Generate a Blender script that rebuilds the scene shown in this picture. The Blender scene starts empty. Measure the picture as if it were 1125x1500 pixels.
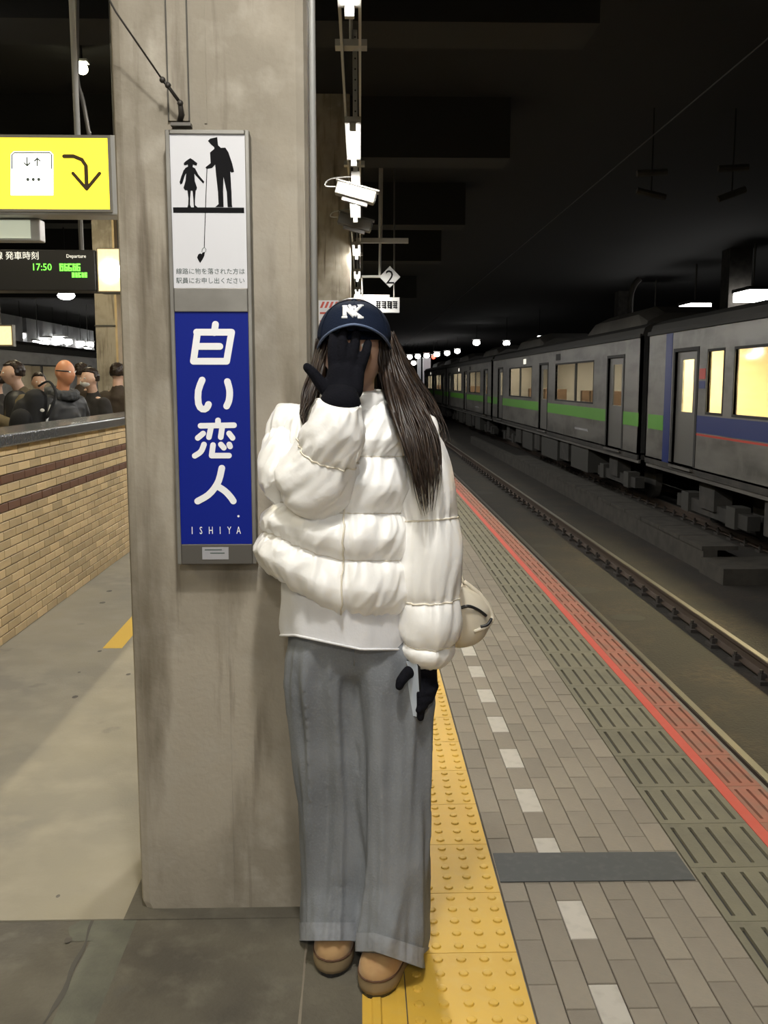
import bpy, bmesh, math, random
from mathutils import Vector, Matrix, noise as mnoise
random.seed(7)
S = bpy.context.scene
C = S.collection
PI = math.pi

# ------------------------------------------------------------------ camera
F, CX, CY, CAMH = 1400.0, 562.5, 750.0, 1.5          # pixels of the 1125x1500 frame
PIT = math.atan(190 / F); YAW = math.atan(34.5 / F)
cd = bpy.data.cameras.new('camera'); cam = bpy.data.objects.new('camera', cd); C.objects.link(cam)
cam.location = (0, 0, CAMH); cam.rotation_euler = (PI / 2 - PIT, 0, -YAW)
cd.sensor_fit = 'VERTICAL'; cd.sensor_height = 36.0; cd.lens = F / 1500 * 36; cd.clip_start = .05; cd.clip_end = 400
S.camera = cam
# ------------------------------------------------------------------ world, exposure
w = bpy.data.worlds.new('night'); S.world = w; w.use_nodes = True
w.node_tree.nodes['Background'].inputs[0].default_value = (.55, .55, .6, 1)
w.node_tree.nodes['Background'].inputs[1].default_value = .004
S.view_settings.view_transform = 'Standard'; S.view_settings.look = 'None'
S.view_settings.exposure = 0.98; S.view_settings.gamma = 1; S.view_settings.use_curve_mapping = False
LAMP_W = 17.0            # watts of each platform fluorescent lamp

# ------------------------------------------------------------------ pixel -> place
FW = Vector((math.sin(YAW) * math.cos(PIT), math.cos(YAW) * math.cos(PIT), -math.sin(PIT)))
RT = Vector((math.cos(YAW), -math.sin(YAW), 0)); UP = RT.cross(FW)
def ray(px, py): return FW + RT * ((px - CX) / F) - UP * ((py - CY) / F)
def P(px, py, Y):
    d = ray(px, py); t = Y / d.y
    return Vector((d.x * t, Y, CAMH + d.z * t))
def G(px, py, z=0):
    d = ray(px, py); t = (z - CAMH) / d.z
    return Vector((d.x * t, d.y * t, z))

# ------------------------------------------------------------------ materials
def node(nt, t, **k):
    n = nt.nodes.new(t)
    for a, b in k.items(): setattr(n, a, b)
    return n
def mat(name, col, rough=.6, metal=0, spec=.5, var=None, bump=None, rnd=0, emit=None, trans=0, stain=None, sheen=0, coat=0):
    """var=(scale, colour2, lo, hi) noise mix; stain=(scale,colour,lo,hi,stretch); bump=(scale,strength); rnd=value spread per object"""
    m = bpy.data.materials.new(name); m.use_nodes = True; nt = m.node_tree
    b = nt.nodes['Principled BSDF']; L = nt.links.new
    b.inputs['Base Color'].default_value = (*col, 1); b.inputs['Roughness'].default_value = rough
    b.inputs['Metallic'].default_value = metal; b.inputs['Specular IOR Level'].default_value = spec
    b.inputs['Transmission Weight'].default_value = trans; b.inputs['Sheen Weight'].default_value = sheen
    b.inputs['Coat Weight'].default_value = coat
    tc = node(nt, 'ShaderNodeTexCoord'); cur = None
    def mix(src, fac, c2):
        x = node(nt, 'ShaderNodeMix', data_type='RGBA')
        if src is None: x.inputs[6].default_value = (*col, 1)
        else: L(src, x.inputs[6])
        x.inputs[7].default_value = (*c2, 1); L(fac, x.inputs[0]); return x.outputs[2]
    def nz(scale, lo, hi, stretch=None, det=6):
        n = node(nt, 'ShaderNodeTexNoise'); n.inputs['Scale'].default_value = scale; n.inputs['Detail'].default_value = det
        mp = node(nt, 'ShaderNodeMapping'); mp.inputs['Scale'].default_value = stretch or (1, 1, 1)
        L(tc.outputs['Object'], mp.inputs[0]); L(mp.outputs[0], n.inputs['Vector'])
        r = node(nt, 'ShaderNodeMapRange'); r.inputs[1].default_value = lo; r.inputs[2].default_value = hi
        L(n.outputs[0], r.inputs[0]); return r.outputs[0]
    if var:
        for v in (var if isinstance(var, list) else [var]): cur = mix(cur, nz(v[0], v[2], v[3], v[4] if len(v) > 4 else None), v[1])
    if stain: cur = mix(cur, nz(stain[0], stain[2], stain[3], stain[4], 8), stain[1])
    if rnd:
        oi = node(nt, 'ShaderNodeObjectInfo'); mr = node(nt, 'ShaderNodeMapRange')
        mr.inputs[3].default_value = 1 - rnd; mr.inputs[4].default_value = 1 + rnd; L(oi.outputs['Random'], mr.inputs[0])
        h = node(nt, 'ShaderNodeHueSaturation'); L(mr.outputs[0], h.inputs['Value'])
        if cur is None: h.inputs['Color'].default_value = (*col, 1)
        else: L(cur, h.inputs['Color'])
        cur = h.outputs[0]
    if cur is not None: L(cur, b.inputs['Base Color'])
    if bump:
        n = node(nt, 'ShaderNodeTexNoise'); n.inputs['Scale'].default_value = bump[0]; n.inputs['Detail'].default_value = 5
        L(tc.outputs['Object'], n.inputs['Vector']); bp = node(nt, 'ShaderNodeBump'); bp.inputs['Strength'].default_value = bump[1]
        bp.inputs['Distance'].default_value = .01; L(n.outputs[0], bp.inputs['Height']); L(bp.outputs[0], b.inputs['Normal'])
    if emit:
        b.inputs['Emission Color'].default_value = (*emit[0], 1); b.inputs['Emission Strength'].default_value = emit[1]
    return m
def glassmat(name, tint, mixf):
    m = bpy.data.materials.new(name); m.use_nodes = True; nt = m.node_tree; nt.nodes.clear()
    o = node(nt, 'ShaderNodeOutputMaterial'); x = node(nt, 'ShaderNodeMixShader'); t = node(nt, 'ShaderNodeBsdfTransparent'); g = node(nt, 'ShaderNodeBsdfGlossy')
    t.inputs[0].default_value = (*tint, 1); g.inputs['Roughness'].default_value = .05; x.inputs[0].default_value = mixf
    nt.links.new(t.outputs[0], x.inputs[1]); nt.links.new(g.outputs[0], x.inputs[2]); nt.links.new(x.outputs[0], o.inputs[0]); return m
M = {}
M['column'] = mat('column_concrete', (.365, .325, .26), .85, var=[(2.2, (.26, .23, .18), .44, .6), (9, (.38, .345, .285), .5, .75), (13, (.14, .115, .085), .58, .72, (1.5, 1.5, .10))],
                  stain=(4.5, (.155, .13, .092), .54, .74, (1.6, 1.6, .35)), bump=(60, .2))
M['floor'] = mat('floor_concrete', (.285, .255, .185), .8, var=[(.8, (.22, .202, .162), .4, .6), (5, (.30, .27, .205), .45, .7)],
                 stain=(3.3, (.14, .13, .11), .66, .78, (1, 1, 1)), bump=(90, .12))
M['floor_old_shaded'] = mat('floor_old_shaded_concrete', (.12, .108, .082), .85, var=[(2.4, (.075, .067, .053), .42, .6), (11, (.145, .132, .103), .5, .72)],
                     stain=(6, (.1, .095, .08), .64, .76, (1, 1, 1)), bump=(70, .3))  # old concrete, its colour darkened further for the shade before the column
M['floor_patch'] = mat('floor_patch_mortar', (.14, .14, .108), .85, var=(9, (.10, .10, .08), .4, .65), bump=(80, .25))
M['crack'] = mat('crack_dark', (.085, .08, .068), .95)
M['joint'] = mat('joint_dark', (.10, .09, .075), .95, var=(20, (.15, .135, .11), .4, .6))
M['paver'] = mat('paver', (.225, .195, .15), .8, var=[(4, (.18, .154, .122), .4, .65), (40, (.21, .185, .145), .45, .7)], rnd=.11, bump=(120, .15))
M['paver_white'] = mat('paver_white', (.43, .40, .345), .7, var=(18, (.34, .315, .27), .48, .75), rnd=.06, bump=(120, .1))
M['yellow'] = mat('tactile_yellow', (.62, .385, .05), .6, var=[(3, (.52, .32, .05), .42, .68), (25, (.60, .385, .065), .5, .7)],
                  stain=(7, (.33, .22, .07), .68, .8, (1, 1, 1)), rnd=.04)
M['yellow_paint'] = mat('yellow_paint', (.75, .48, .07), .6)
M['slab'] = mat('slab_green_grey', (.165, .152, .102), .8, var=[(5, (.13, .12, .084), .4, .65), (45, (.155, .143, .10), .45, .7)], rnd=.07, bump=(120, .12))
M['red_slab'] = mat('edge_slab_worn_red', (.32, .12, .08), .75, var=[(9, (.21, .12, .085), .42, .66)], rnd=.06)
M['red'] = mat('red_paint', (.52, .08, .055), .6, var=(14, (.5, .1, .07), .48, .72))
M['slot'] = mat('slot_dark', (.03, .028, .024), .95)
M['rubber'] = mat('grey_rubber_sheet', (.062, .065, .063), .75, var=(30, (.085, .085, .083), .5, .8))
M['nosing'] = mat('edge_nosing', (.16, .15, .13), .5)
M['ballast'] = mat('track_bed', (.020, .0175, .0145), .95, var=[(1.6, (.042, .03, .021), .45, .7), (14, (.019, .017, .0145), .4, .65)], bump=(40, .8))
M['rail'] = mat('rail_steel', (.10, .075, .06), .6, metal=.5)
M['railtop'] = mat('rail_head_polished', (.15, .142, .13), .55, metal=1)
M['clip'] = mat('rail_clip', (.035, .03, .027), .8)
M['trough'] = mat('trough_concrete', (.055, .05, .043), .9, var=(5, (.035, .032, .028), .4, .65))
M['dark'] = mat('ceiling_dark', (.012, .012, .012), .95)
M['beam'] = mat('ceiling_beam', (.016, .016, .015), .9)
M['brick'] = mat('brick_buff', (.50, .385, .22), .55, var=[(6, (.45, .335, .18), .35, .65)], rnd=.22, bump=(60, .1))
M['brick_brown'] = mat('brick_brown', (.125, .055, .032), .5, rnd=.15)
M['mortar'] = mat('mortar', (.16, .12, .075), .95)
M['granite'] = mat('cap_granite', (.06, .062, .066), .22, var=(60, (.1, .1, .105), .5, .7))
M['steel'] = mat('sign_frame_steel', (.26, .25, .225), .45, metal=.6, var=(7, (.2, .19, .17), .4, .65))
M['darksteel'] = mat('dark_frame_steel', (.12, .112, .1), .5, metal=.5)
M['galv'] = mat('galvanised_steel', (.40, .40, .385), .45, metal=.25)
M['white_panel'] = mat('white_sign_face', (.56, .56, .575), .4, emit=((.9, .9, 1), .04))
M['ink'] = mat('sign_black_ink', (.008, .008, .009), .8, spec=.1)
M['greyink'] = mat('sign_grey_ink', (.07, .10, .09), .5)
M['blue_panel'] = mat('blue_sign_face', (.004, .013, .19), .5, spec=.15, emit=((.01, .03, .45), .03))
M['white_ink'] = mat('sign_white_letters', (.76, .76, .76), .4, emit=((1, 1, 1), .05))
M['paper'] = mat('paper_label', (.34, .34, .36), .6)
M['wire'] = mat('wire_dark', (.045, .04, .035), .5, metal=.5)
M['yl'] = mat('yellow_sign_lit', (.9, .7, .05), .4, emit=((1, .78, .03), .95))
M['yl_white'] = mat('yellow_sign_white_picto', (.9, .9, .85), .4, emit=((1, .98, .9), 1.6))
M['yl_ink'] = mat('yellow_sign_brown_ink', (.05, .03, .01), .5)
M['pale'] = mat('pale_green_panel', (.55, .58, .47), .5, emit=((.7, .75, .58), .22))
M['board'] = mat('board_black', (.018, .018, .02), .4)
M['led'] = mat('led_green', (.05, .3, .03), .5, emit=((.16, .9, .06), 1.3))
M['boardtext'] = mat('board_white_text', (.6, .58, .5), .5, emit=((1, .95, .8), .45))
M['poster'] = mat('lit_poster', (.8, .6, .25), .5, emit=((1, .74, .34), .75), var=(28, (.75, .4, .2), .5, .6))
M['lamp'] = mat('lamp_tube', (1, 1, 1), .5, emit=((1, .97, .9), 14))
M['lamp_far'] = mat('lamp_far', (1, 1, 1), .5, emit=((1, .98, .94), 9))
M['lamp_warm'] = mat('lamp_warm', (1, 1, 1), .5, emit=((1, .93, .62), 12))
M['lamp_red'] = mat('lamp_red', (1, .1, .1), .5, emit=((1, .06, .03), 3))
M['housing'] = mat('lamp_housing', (.33, .33, .32), .5)
M['cctv'] = mat('camera_white', (.22, .21, .185), .4)
M['cctv_dark'] = mat('camera_grey', (.10, .095, .085), .5)
M['black'] = mat('black_plastic', (.014, .014, .015), .35)
M['sign_grey'] = mat('hanging_sign_face', (.33, .33, .32), .5, emit=((1, 1, 1), .05))
# train
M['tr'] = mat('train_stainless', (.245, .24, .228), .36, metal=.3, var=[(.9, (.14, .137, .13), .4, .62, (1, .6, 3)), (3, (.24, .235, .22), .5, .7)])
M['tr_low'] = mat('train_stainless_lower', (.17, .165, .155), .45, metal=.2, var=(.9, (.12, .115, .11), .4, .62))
M['tr_roof'] = mat('train_roof', (.035, .035, .034), .7)
M['tr_dark'] = mat('train_dark', (.02, .02, .02), .7)
M['tr_under'] = mat('train_underframe', (.03, .029, .027), .8, var=(3, (.055, .05, .045), .45, .7))
M['tr_under_l'] = mat('train_equipment_box', (.045, .044, .04), .7)
M['tr_green'] = mat('train_green_stripe', (.12, .36, .05), .45)
M['tr_blue'] = mat('train_blue_stripe', (.018, .035, .17), .4)
M['tr_red'] = mat('train_red_line', (.5, .05, .035), .45)
M['tr_glass'] = glassmat('train_glass', (.82, .84, .82), .12)
M['tr_door'] = mat('train_door', (.17, .167, .16), .4, metal=.25)
M['tr_in'] = mat('train_interior_cream', (.62, .52, .36), .7)
M['tr_in2'] = mat('train_interior_grey', (.42, .37, .3), .7)
M['seat'] = mat('train_seat', (.20, .12, .07), .9)
M['tr_light'] = mat('train_ceiling_light', (1, 1, 1), .5, emit=((1, .82, .48), 55))
M['tr_light2'] = mat('train_ceiling_light_dim', (1, 1, 1), .5, emit=((1, .9, .74), 9))
# person
M['skin'] = mat('skin', (.62, .40, .29), .5, var=(30, (.57, .35, .25), .45, .7))
M['puffer'] = mat('white_puffer', (.92, .91, .885), .30, spec=.5, sheen=.1, bump=(34, .2))
M['seam'] = mat('puffer_seam', (.72, .66, .54), .6)
M['tee'] = mat('white_cotton', (.70, .70, .72), .85, bump=(140, .08))
M['jeans'] = mat('grey_denim', (.215, .23, .25), .9, var=[(4.5, (.16, .172, .188), .38, .64), (160, (.23, .245, .262), .5, .9)], bump=(220, .18))
M['hem'] = mat('denim_hem', (.27, .285, .31), .9, var=(60, (.23, .24, .26), .45, .7))
M['suede'] = mat('tan_suede', (.40, .25, .115), .95, sheen=.15, var=(40, (.37, .215, .10), .4, .65))
M['sole'] = mat('tan_sole', (.24, .175, .095), .8)
M['welt'] = mat('brown_welt', (.10, .05, .025), .8)
M['glove'] = mat('black_knit', (.006, .0062, .009), .95, spec=.1, bump=(220, .3))
M['cap'] = mat('navy_cap', (.0075, .0125, .028), .9, spec=.12, bump=(260, .25))
M['capedge'] = mat('cap_edge', (.10, .14, .24), .7)
M['hair'] = mat('dark_brown_hair', (.016, .0095, .0065), .42, spec=.35, var=(16, (.045, .027, .016), .45, .7, (8, 8, .8)))
M['bag'] = mat('cream_bag', (.66, .60, .48), .5)
M['phone'] = mat('phone_silver', (.60, .66, .74), .2, metal=.2)
M['eye'] = mat('eye_white', (.8, .8, .78), .3)
M['lip'] = mat('lip', (.5, .2, .18), .5)
for n, c in dict(olive=(.115, .088, .045), leather=(.018, .018, .019), coat=(.02, .017, .015), brown=(.05, .035, .022), grey=(.10, .10, .10), trousers=(.02, .02, .024),
                 fur=(.06, .062, .064), stripe=(.5, .5, .5), bag_black=(.011, .011, .012), mask=(.75, .75, .75)).items():
    M[n] = mat('cloth_' + n, c, .55 if n == 'leather' else .85)
M['skin_red'] = mat('skin_ruddy', (.62, .28, .15), .45)
M['panel_far'] = mat('far_wall_panel', (.30, .31, .32), .7, var=(.7, (.2, .2, .21), .4, .6))

# ------------------------------------------------------------------ mesh helpers
class MB:
    def __init__(s): s.v = []; s.f = []; s.m = []
    def add(s, vs, fs, mi=0):
        o = len(s.v); s.v += [tuple(v) for v in vs]; s.f += [tuple(i + o for i in f) for f in fs]; s.m += [mi] * len(fs); return s
    def box(s, a, b, mi=0):
        x0, y0, z0 = a; x1, y1, z1 = b
        return s.add([(x0, y0, z0), (x1, y0, z0), (x1, y1, z0), (x0, y1, z0), (x0, y0, z1), (x1, y0, z1), (x1, y1, z1), (x0, y1, z1)],
                     [(0, 3, 2, 1), (4, 5, 6, 7), (0, 1, 5, 4), (1, 2, 6, 5), (2, 3, 7, 6), (3, 0, 4, 7)], mi)
    def loft(s, rings, closed=True, cap=True, mi=0):
        n = len(rings[0]); vs = [p for r in rings for p in r]; fs = []
        for i in range(len(rings) - 1):
            for j in range(n if closed else n - 1):
                k = (j + 1) % n; fs.append((i * n + j, i * n + k, (i + 1) * n + k, (i + 1) * n + j))
        if cap and closed: fs += [tuple(range(n - 1, -1, -1)), tuple((len(rings) - 1) * n + j for j in range(n))]
        return s.add(vs, fs, mi)
    def tube(s, pts, r, n=8, cap=True, mi=0, flat=1.0):
        pts = [Vector(p) for p in pts]; rs = r if isinstance(r, (list, tuple)) else [r] * len(pts); rings = []
        t0 = (pts[1] - pts[0]).normalized(); a = Vector((0, 0, 1)) if abs(t0.z) < .9 else Vector((1, 0, 0)); u = t0.cross(a).normalized()
        for i, p in enumerate(pts):
            t = (pts[min(i + 1, len(pts) - 1)] - pts[max(i - 1, 0)]).normalized()
            u = (u - t * u.dot(t)).normalized(); v = t.cross(u)
            rings.append([p + (u * math.cos(2 * PI * k / n) + v * math.sin(2 * PI * k / n) * flat) * rs[i] for k in range(n)])
        return s.loft(rings, True, cap, mi)
    def ell(s, c, r, n=16, m=10, mi=0):
        c = Vector(c); rings = []
        for i in range(m + 1):
            th = PI * i / m; th = min(max(th, .02), PI - .02)
            rings.append([c + Vector((r[0] * math.sin(th) * math.cos(2 * PI * k / n), r[1] * math.sin(th) * math.sin(2 * PI * k / n), -r[2] * math.cos(th))) for k in range(n)])
        return s.loft(rings, mi=mi)
    def cap_seg(s, a, ra, b, rb, n=14):
        a = Vector(a); b = Vector(b); t = (b - a); L = t.length
        if L < 1e-6: return s.ell(a, (ra, ra, ra), n, 8)
        t /= L; q = Vector((0, 0, 1)) if abs(t.z) < .9 else Vector((1, 0, 0)); u = t.cross(q).normalized(); v = t.cross(u); rings = []
        for th in (.1, .5, 1., PI / 2): rings.append((a - t * ra * math.cos(th), ra * math.sin(th)))
        for th in (PI / 2, 1., .5, .1): rings.append((b + t * rb * math.cos(th), rb * math.sin(th)))
        return s.loft([[p + (u * math.cos(2 * PI * k / n) + v * math.sin(2 * PI * k / n)) * r for k in range(n)] for p, r in rings])
    def prism(s, poly, axis_o, ux, uy, d, mi=0):
        """extrude a 2-D outline (in metres) from origin along d; ux, uy = in-plane axes"""
        o = Vector(axis_o); ux = Vector(ux); uy = Vector(uy); d = Vector(d); n = len(poly)
        a = [o + ux * p[0] + uy * p[1] for p in poly]; b = [p + d for p in a]
        fs = [tuple(range(n)), tuple(range(2 * n - 1, n - 1, -1))] + [(j, (j + 1) % n, n + (j + 1) % n, n + j) for j in range(n)]
        return s.add(a + b, fs, mi)
    def cyl(s, a, b, r, n=12, mi=0): return s.tube([a, b], r, n, True, mi)
    def mesh(s, name, mats, smooth=False, off=(0, 0, 0)):
        me = bpy.data.meshes.new(name); o = Vector(off)
        me.from_pydata([Vector(v) - o for v in s.v], [], s.f)
        for m in (mats if isinstance(mats, list) else [mats]): me.materials.append(M[m] if isinstance(m, str) else m)
        if isinstance(mats, list) and len(mats) > 1: me.polygons.foreach_set('material_index', s.m)
        bm = bmesh.new(); bm.from_mesh(me); bmesh.ops.recalc_face_normals(bm, faces=bm.faces); bm.to_mesh(me); bm.free()
        if smooth: me.polygons.foreach_set('use_smooth', [True] * len(me.polygons))
        me.update(); return me
OFF = {}
def link(o, parent=None, loc=(0, 0, 0)):
    C.objects.link(o); o.location = loc
    if parent is not None: o.parent = parent
    return o
def tag(o, label=None, cat=None, group=None, kind=None):
    for k, v in (('label', label), ('category', cat), ('group', group), ('kind', kind)):
        if v: o[k] = v
    return o
def thing(name, label, cat, loc=(0, 0, 0), group=None, kind=None):
    o = link(bpy.data.objects.new(name, None), None, loc); o.empty_display_size = .1; OFF[o.name] = Vector(loc)
    return tag(o, label, cat, group, kind)
def part(name, mb, mats, parent=None, smooth=False, kind=None, label=None, sub=None):
    off = OFF[parent.name] if parent is not None else Vector((0, 0, 0))
    o = link(bpy.data.objects.new(name, mb.mesh(name, mats, smooth, off)), parent); OFF[o.name] = off
    if kind: o['kind'] = kind
    if label: o['label'] = label
    return o
def single(name, mb, mats, label, cat, base, group=None, smooth=False, kind=None):
    o = link(bpy.data.objects.new(name, mb.mesh(name, mats, smooth, base)), None, base); OFF[o.name] = Vector(base)
    return tag(o, label, cat, group, kind)
def struct(name, mb, mats, smooth=False, base=(0, 0, 0)):
    o = link(bpy.data.objects.new(name, mb.mesh(name, mats, smooth, base)), None, base); o['kind'] = 'structure'; OFF[o.name] = Vector(base); return o
def inst(name, me, loc, parent, rz=0):
    o = link(bpy.data.objects.new(name, me), parent, Vector(loc) - OFF[parent.name]); o.rotation_euler.z = rz; return o
def remesh(o, vox=.008, smooth=6, fac=.5):
    m = o.modifiers.new('remesh', 'REMESH'); m.mode = 'VOXEL'; m.voxel_size = vox; m.use_smooth_shade = True
    if smooth: q = o.modifiers.new('smooth', 'SMOOTH'); q.factor = fac; q.iterations = smooth
    return o
def displace(o, size, strength, seed=0):
    t = bpy.data.textures.new('folds', 'CLOUDS'); t.noise_scale = size; t.noise_depth = 2
    d = o.modifiers.new('folds', 'DISPLACE'); d.texture = t; d.strength = strength; d.texture_coords = 'LOCAL'; return o
def bevel(o, wd, seg=2):
    b = o.modifiers.new('bevel', 'BEVEL'); b.width = wd; b.segments = seg; b.limit_method = 'ANGLE'; return o
def textmesh(s, size, mname, name, parent, origin, ux, uy, ext=.001, align='LEFT', squash=1.0, label=None):
    cu = bpy.data.curves.new(name, 'FONT'); cu.body = s; cu.size = 1; cu.align_x = align; cu.resolution_u = 2
    t = bpy.data.objects.new(name, cu); C.objects.link(t)
    dg = bpy.context.evaluated_depsgraph_get(); me = bpy.data.meshes.new_from_object(t.evaluated_get(dg))
    bpy.data.objects.remove(t); bpy.data.curves.remove(cu)
    ux = Vector(ux); uy = Vector(uy); o = Vector(origin)
    mb = MB(); mb.v = [tuple(o + ux * v.co.x * size * squash + uy * v.co.y * size) for v in me.vertices]
    mb.f = [tuple(p.vertices) for p in me.polygons]; mb.m = [0] * len(mb.f); bpy.data.meshes.remove(me)
    ob = part(name, mb, mname, parent); 
    sm = ob.modifiers.new('thick', 'SOLIDIFY'); sm.thickness = ext; sm.offset = 0
    if label: ob['label'] = label
    return ob
SK = [0]
def stroke2d(mb, pts, r, org, ux, uy, d, n=8):
    """rounded brush stroke: capsule outline along a 2-D polyline, given thickness d"""
    pts = [Vector(p) for p in pts]; L = []; R = []
    for i, p in enumerate(pts):
        t = (pts[min(i + 1, len(pts) - 1)] - pts[max(i - 1, 0)]).normalized(); nn = Vector((-t.y, t.x)); L.append(p + nn * r); R.append(p - nn * r)
    def arc(c, t, s):
        a0 = math.atan2(t.y, t.x); return [c + Vector((math.cos(a0 + PI / 2 * s - PI * s * k / n), math.sin(a0 + PI / 2 * s - PI * s * k / n))) * r for k in range(1, n)]
    t1 = (pts[-1] - pts[-2]).normalized(); t0 = (pts[0] - pts[1]).normalized()
    # quads along the stroke, fans at the ends
    SK[0] = (SK[0] + 1) % 12; o = Vector(org); ux = Vector(ux); uy = Vector(uy); d = Vector(d) * (1 + .05 * SK[0])
    T = lambda p: o + ux * p.x + uy * p.y
    for i in range(len(pts) - 1): mb.prism([tuple(L[i]), tuple(R[i]), tuple(R[i + 1]), tuple(L[i + 1])], o, ux, uy, d)
    for c in (pts[0], pts[-1]): mb.prism([(c.x + r * math.cos(2 * PI * k / 16), c.y + r * math.sin(2 * PI * k / 16)) for k in range(16)], o, ux, uy, d * .98)
def copy_tree(o, parent=None):
    c = o.copy(); C.objects.link(c); c.parent = parent
    for ch in o.children: copy_tree(ch, c)
    return c
def spline(pts, n):
    pts = [Vector(p) for p in pts]; out = []; m = len(pts) - 1
    for k in range(n + 1):
        t = k / n * m; i = min(int(t), m - 1); f = t - i
        p0, p1, p2, p3 = pts[max(i - 1, 0)], pts[i], pts[i + 1], pts[min(i + 2, m)]
        out.append(.5 * ((2 * p1) + (p2 - p0) * f + (2 * p0 - 5 * p1 + 4 * p2 - p3) * f * f + (3 * p1 - p0 - 3 * p2 + p3) * f ** 3))
    return out
def lerp_tab(tab, x):
    if x <= tab[0][0]: return tab[0][1:]
    for a, b in zip(tab, tab[1:]):
        if x <= b[0]:
            f = (x - a[0]) / (b[0] - a[0]); f = f * f * (3 - 2 * f) * .4 + f * .6
            return tuple(p + (q - p) * f for p, q in zip(a[1:], b[1:]))
    return tab[-1][1:]
X_, Y_, Z_ = Vector((1, 0, 0)), Vector((0, 1, 0)), Vector((0, 0, 1))

# ================================================================== THE SETTING
YN, YF = -14.0, 110.0
floor = struct('floor', MB().box((-9.3, 2.535, -.05), (0, YF, 0)).box((0, YN, -.05), (1.50, YF, -.012), 1), ['floor', 'joint'])
part('old_concrete_shaded', MB().box((-9.3, YN, -.05), (0, 2.53, -.002)), 'floor_old_shaded', floor)
part('old_concrete_shaded', MB().box((-.672, 2.531, -.04), (-.001, 3.5, .0006)), 'floor_old_shaded', floor)  # dark sheet painting in the shadow around the column's foot
part('joint', MB().box((-9.3, 2.525, -.04), (-.62, 2.54, -.0045)), 'crack', floor)
def wobble_strip(x0, x1, y0, y1, z0, z1, amp, sc, n=30, seed=0):
    a = []; b = []
    for i in range(n + 1):
        y = y0 + (y1 - y0) * i / n
        a.append((x0 + amp * mnoise.noise((y * sc, seed, .3)), y, z1)); b.append((x1 + amp * mnoise.noise((y * sc, seed + 9, .7)), y, z1))
    mb = MB(); 
    for i in range(n): mb.add([a[i], b[i], b[i + 1], a[i + 1]], [(0, 1, 2, 3)])
    return mb
part('mortar_patch', wobble_strip(-.735, -.63, YN, 2.53, 0, -.0012, .012, 6, 60), 'floor_patch', floor)
part('crack', wobble_strip(-.757, -.743, .5, 2.53, 0, -.0006, .02, 7, 60, 4), 'crack', floor)
part('crack', wobble_strip(-.80, -.68, 2.43, 2.53, 0, -.0008, .03, 25, 14, 8), 'floor_patch', floor)
part('seam_line', wobble_strip(-.152, -.146, .5, 2.55, 0, -.0008, .002, 8, 40, 2), 'paver', floor)
mb = MB().add([(-1.47, 5.32, .001), (-1.36, 5.32, .001), (-1.38, 6.6, .001), (-1.49, 6.6, .001)], [(0, 1, 2, 3)])
part('painted_line', mb, 'yellow_paint', floor)
mb = MB()
for (px, py, r) in [(110, 1021, .014), (116, 985, .008), (188, 988, .012), (146, 954, .012), (150, 883, .02), (160, 866, .02), (85, 1313, .006), (100, 1377, .01), (400, 1438, .004)]:
    c = G(px, py); mb.add([c + Vector((r * math.cos(a * PI / 5) * (1 + .4 * mnoise.noise((px, a, 0))), 1.6 * r * math.sin(a * PI / 5) * (1 + .4 * mnoise.noise((px, a, 5))), .0009)) for a in range(10)], [tuple(range(10))])
part('dirt_spots', mb, 'joint', floor, kind='stuff')

# tactile strip: dot tiles and inner guide bar tiles
TS = .30; TX0, TX1 = .108, .411
def dot_tile():
    m = MB().box((.001, .001, -.012), (TX1 - TX0 - .001, TS - .0015, 0))
    for i in range(5):
        for j in range(5):
            cx, cy = .0303 + i * .0606, .030 + j * .06
            m.loft([[(cx + r * math.cos(2 * PI * k / 10), cy + r * math.sin(2 * PI * k / 10), z) for k in range(10)] for r, z in ((.0135, 0), (.0115, .004), (.007, .005))])
    return m
tile_me = dot_tile().mesh('tactile_tile', 'yellow')
bar_me = MB().box((0, .001, -.012), (.106, TS - .0015, 0)).loft([[(.022 + e, .01, z), (.048 - e, .01, z), (.048 - e, .29, z), (.022 + e, .29, z)] for e, z in ((0, 0), (.004, .005))]).box((.085, .001, -.002), (.1, TS - .001, .0015)).mesh('guide_bar_tile', 'yellow')
ty = 0.55
while ty < 9.6:
    inst('tactile_tile', tile_me, (TX0, ty, 0), floor); inst('guide_bar_tile', bar_me, (0, ty, 0), floor); ty += TS
rest = MB().box((0, ty, -.012), (TX1, YF, 0)); part('tactile_strip', rest, 'yellow', floor, kind='stuff')
# pavers
PX0, PX1, NC = .415, 1.022, 8
pw = (PX1 - PX0) / NC; PL = .1945
def paver_mesh(name, m, x=pw, y=PL): 
    return MB().loft([[(g, g, z), (x - g, g, z), (x - g, y - g, z), (g, y - g, z)] for g, z in ((.0012, -.012), (.0012, -.002), (.0028, 0))]).mesh(name, m)
pav, pavw = paver_mesh('paver', 'paver'), paver_mesh('white_paver', 'paver_white')
W0 = 2.405
farp = MB(); npv = 0
for c in range(NC):
    k = -9
    while True:
        y = W0 + k * PL + (PL / 2 if c % 2 else 0) ; k += 1
        if y < 1.2: continue
        if y > 12: break
        white = (c == 2 and (k - 1) % 2 == 0)
        z = random.uniform(-.0012, .0008)
        if y < 6.7 or white: inst('white_paver' if white else 'paver', pavw if white else pav, (PX0 + c * pw, y, z), floor)
        else: farp.box((PX0 + c * pw + .0015, y + .0015, -.012), (PX0 + (c + 1) * pw - .0015, y + PL - .0015, z))
part('paver_field', farp, 'paver', floor, kind='stuff')
part('paver_field', MB().box((PX0, 12.05, -.012), (PX1, YF, -.0005)), 'paver', floor, kind='stuff')
part('paver_field', MB().box((PX0, YN, -.012), (PX1, 1.1, -.0005)), 'paver', floor, kind='stuff')
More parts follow.
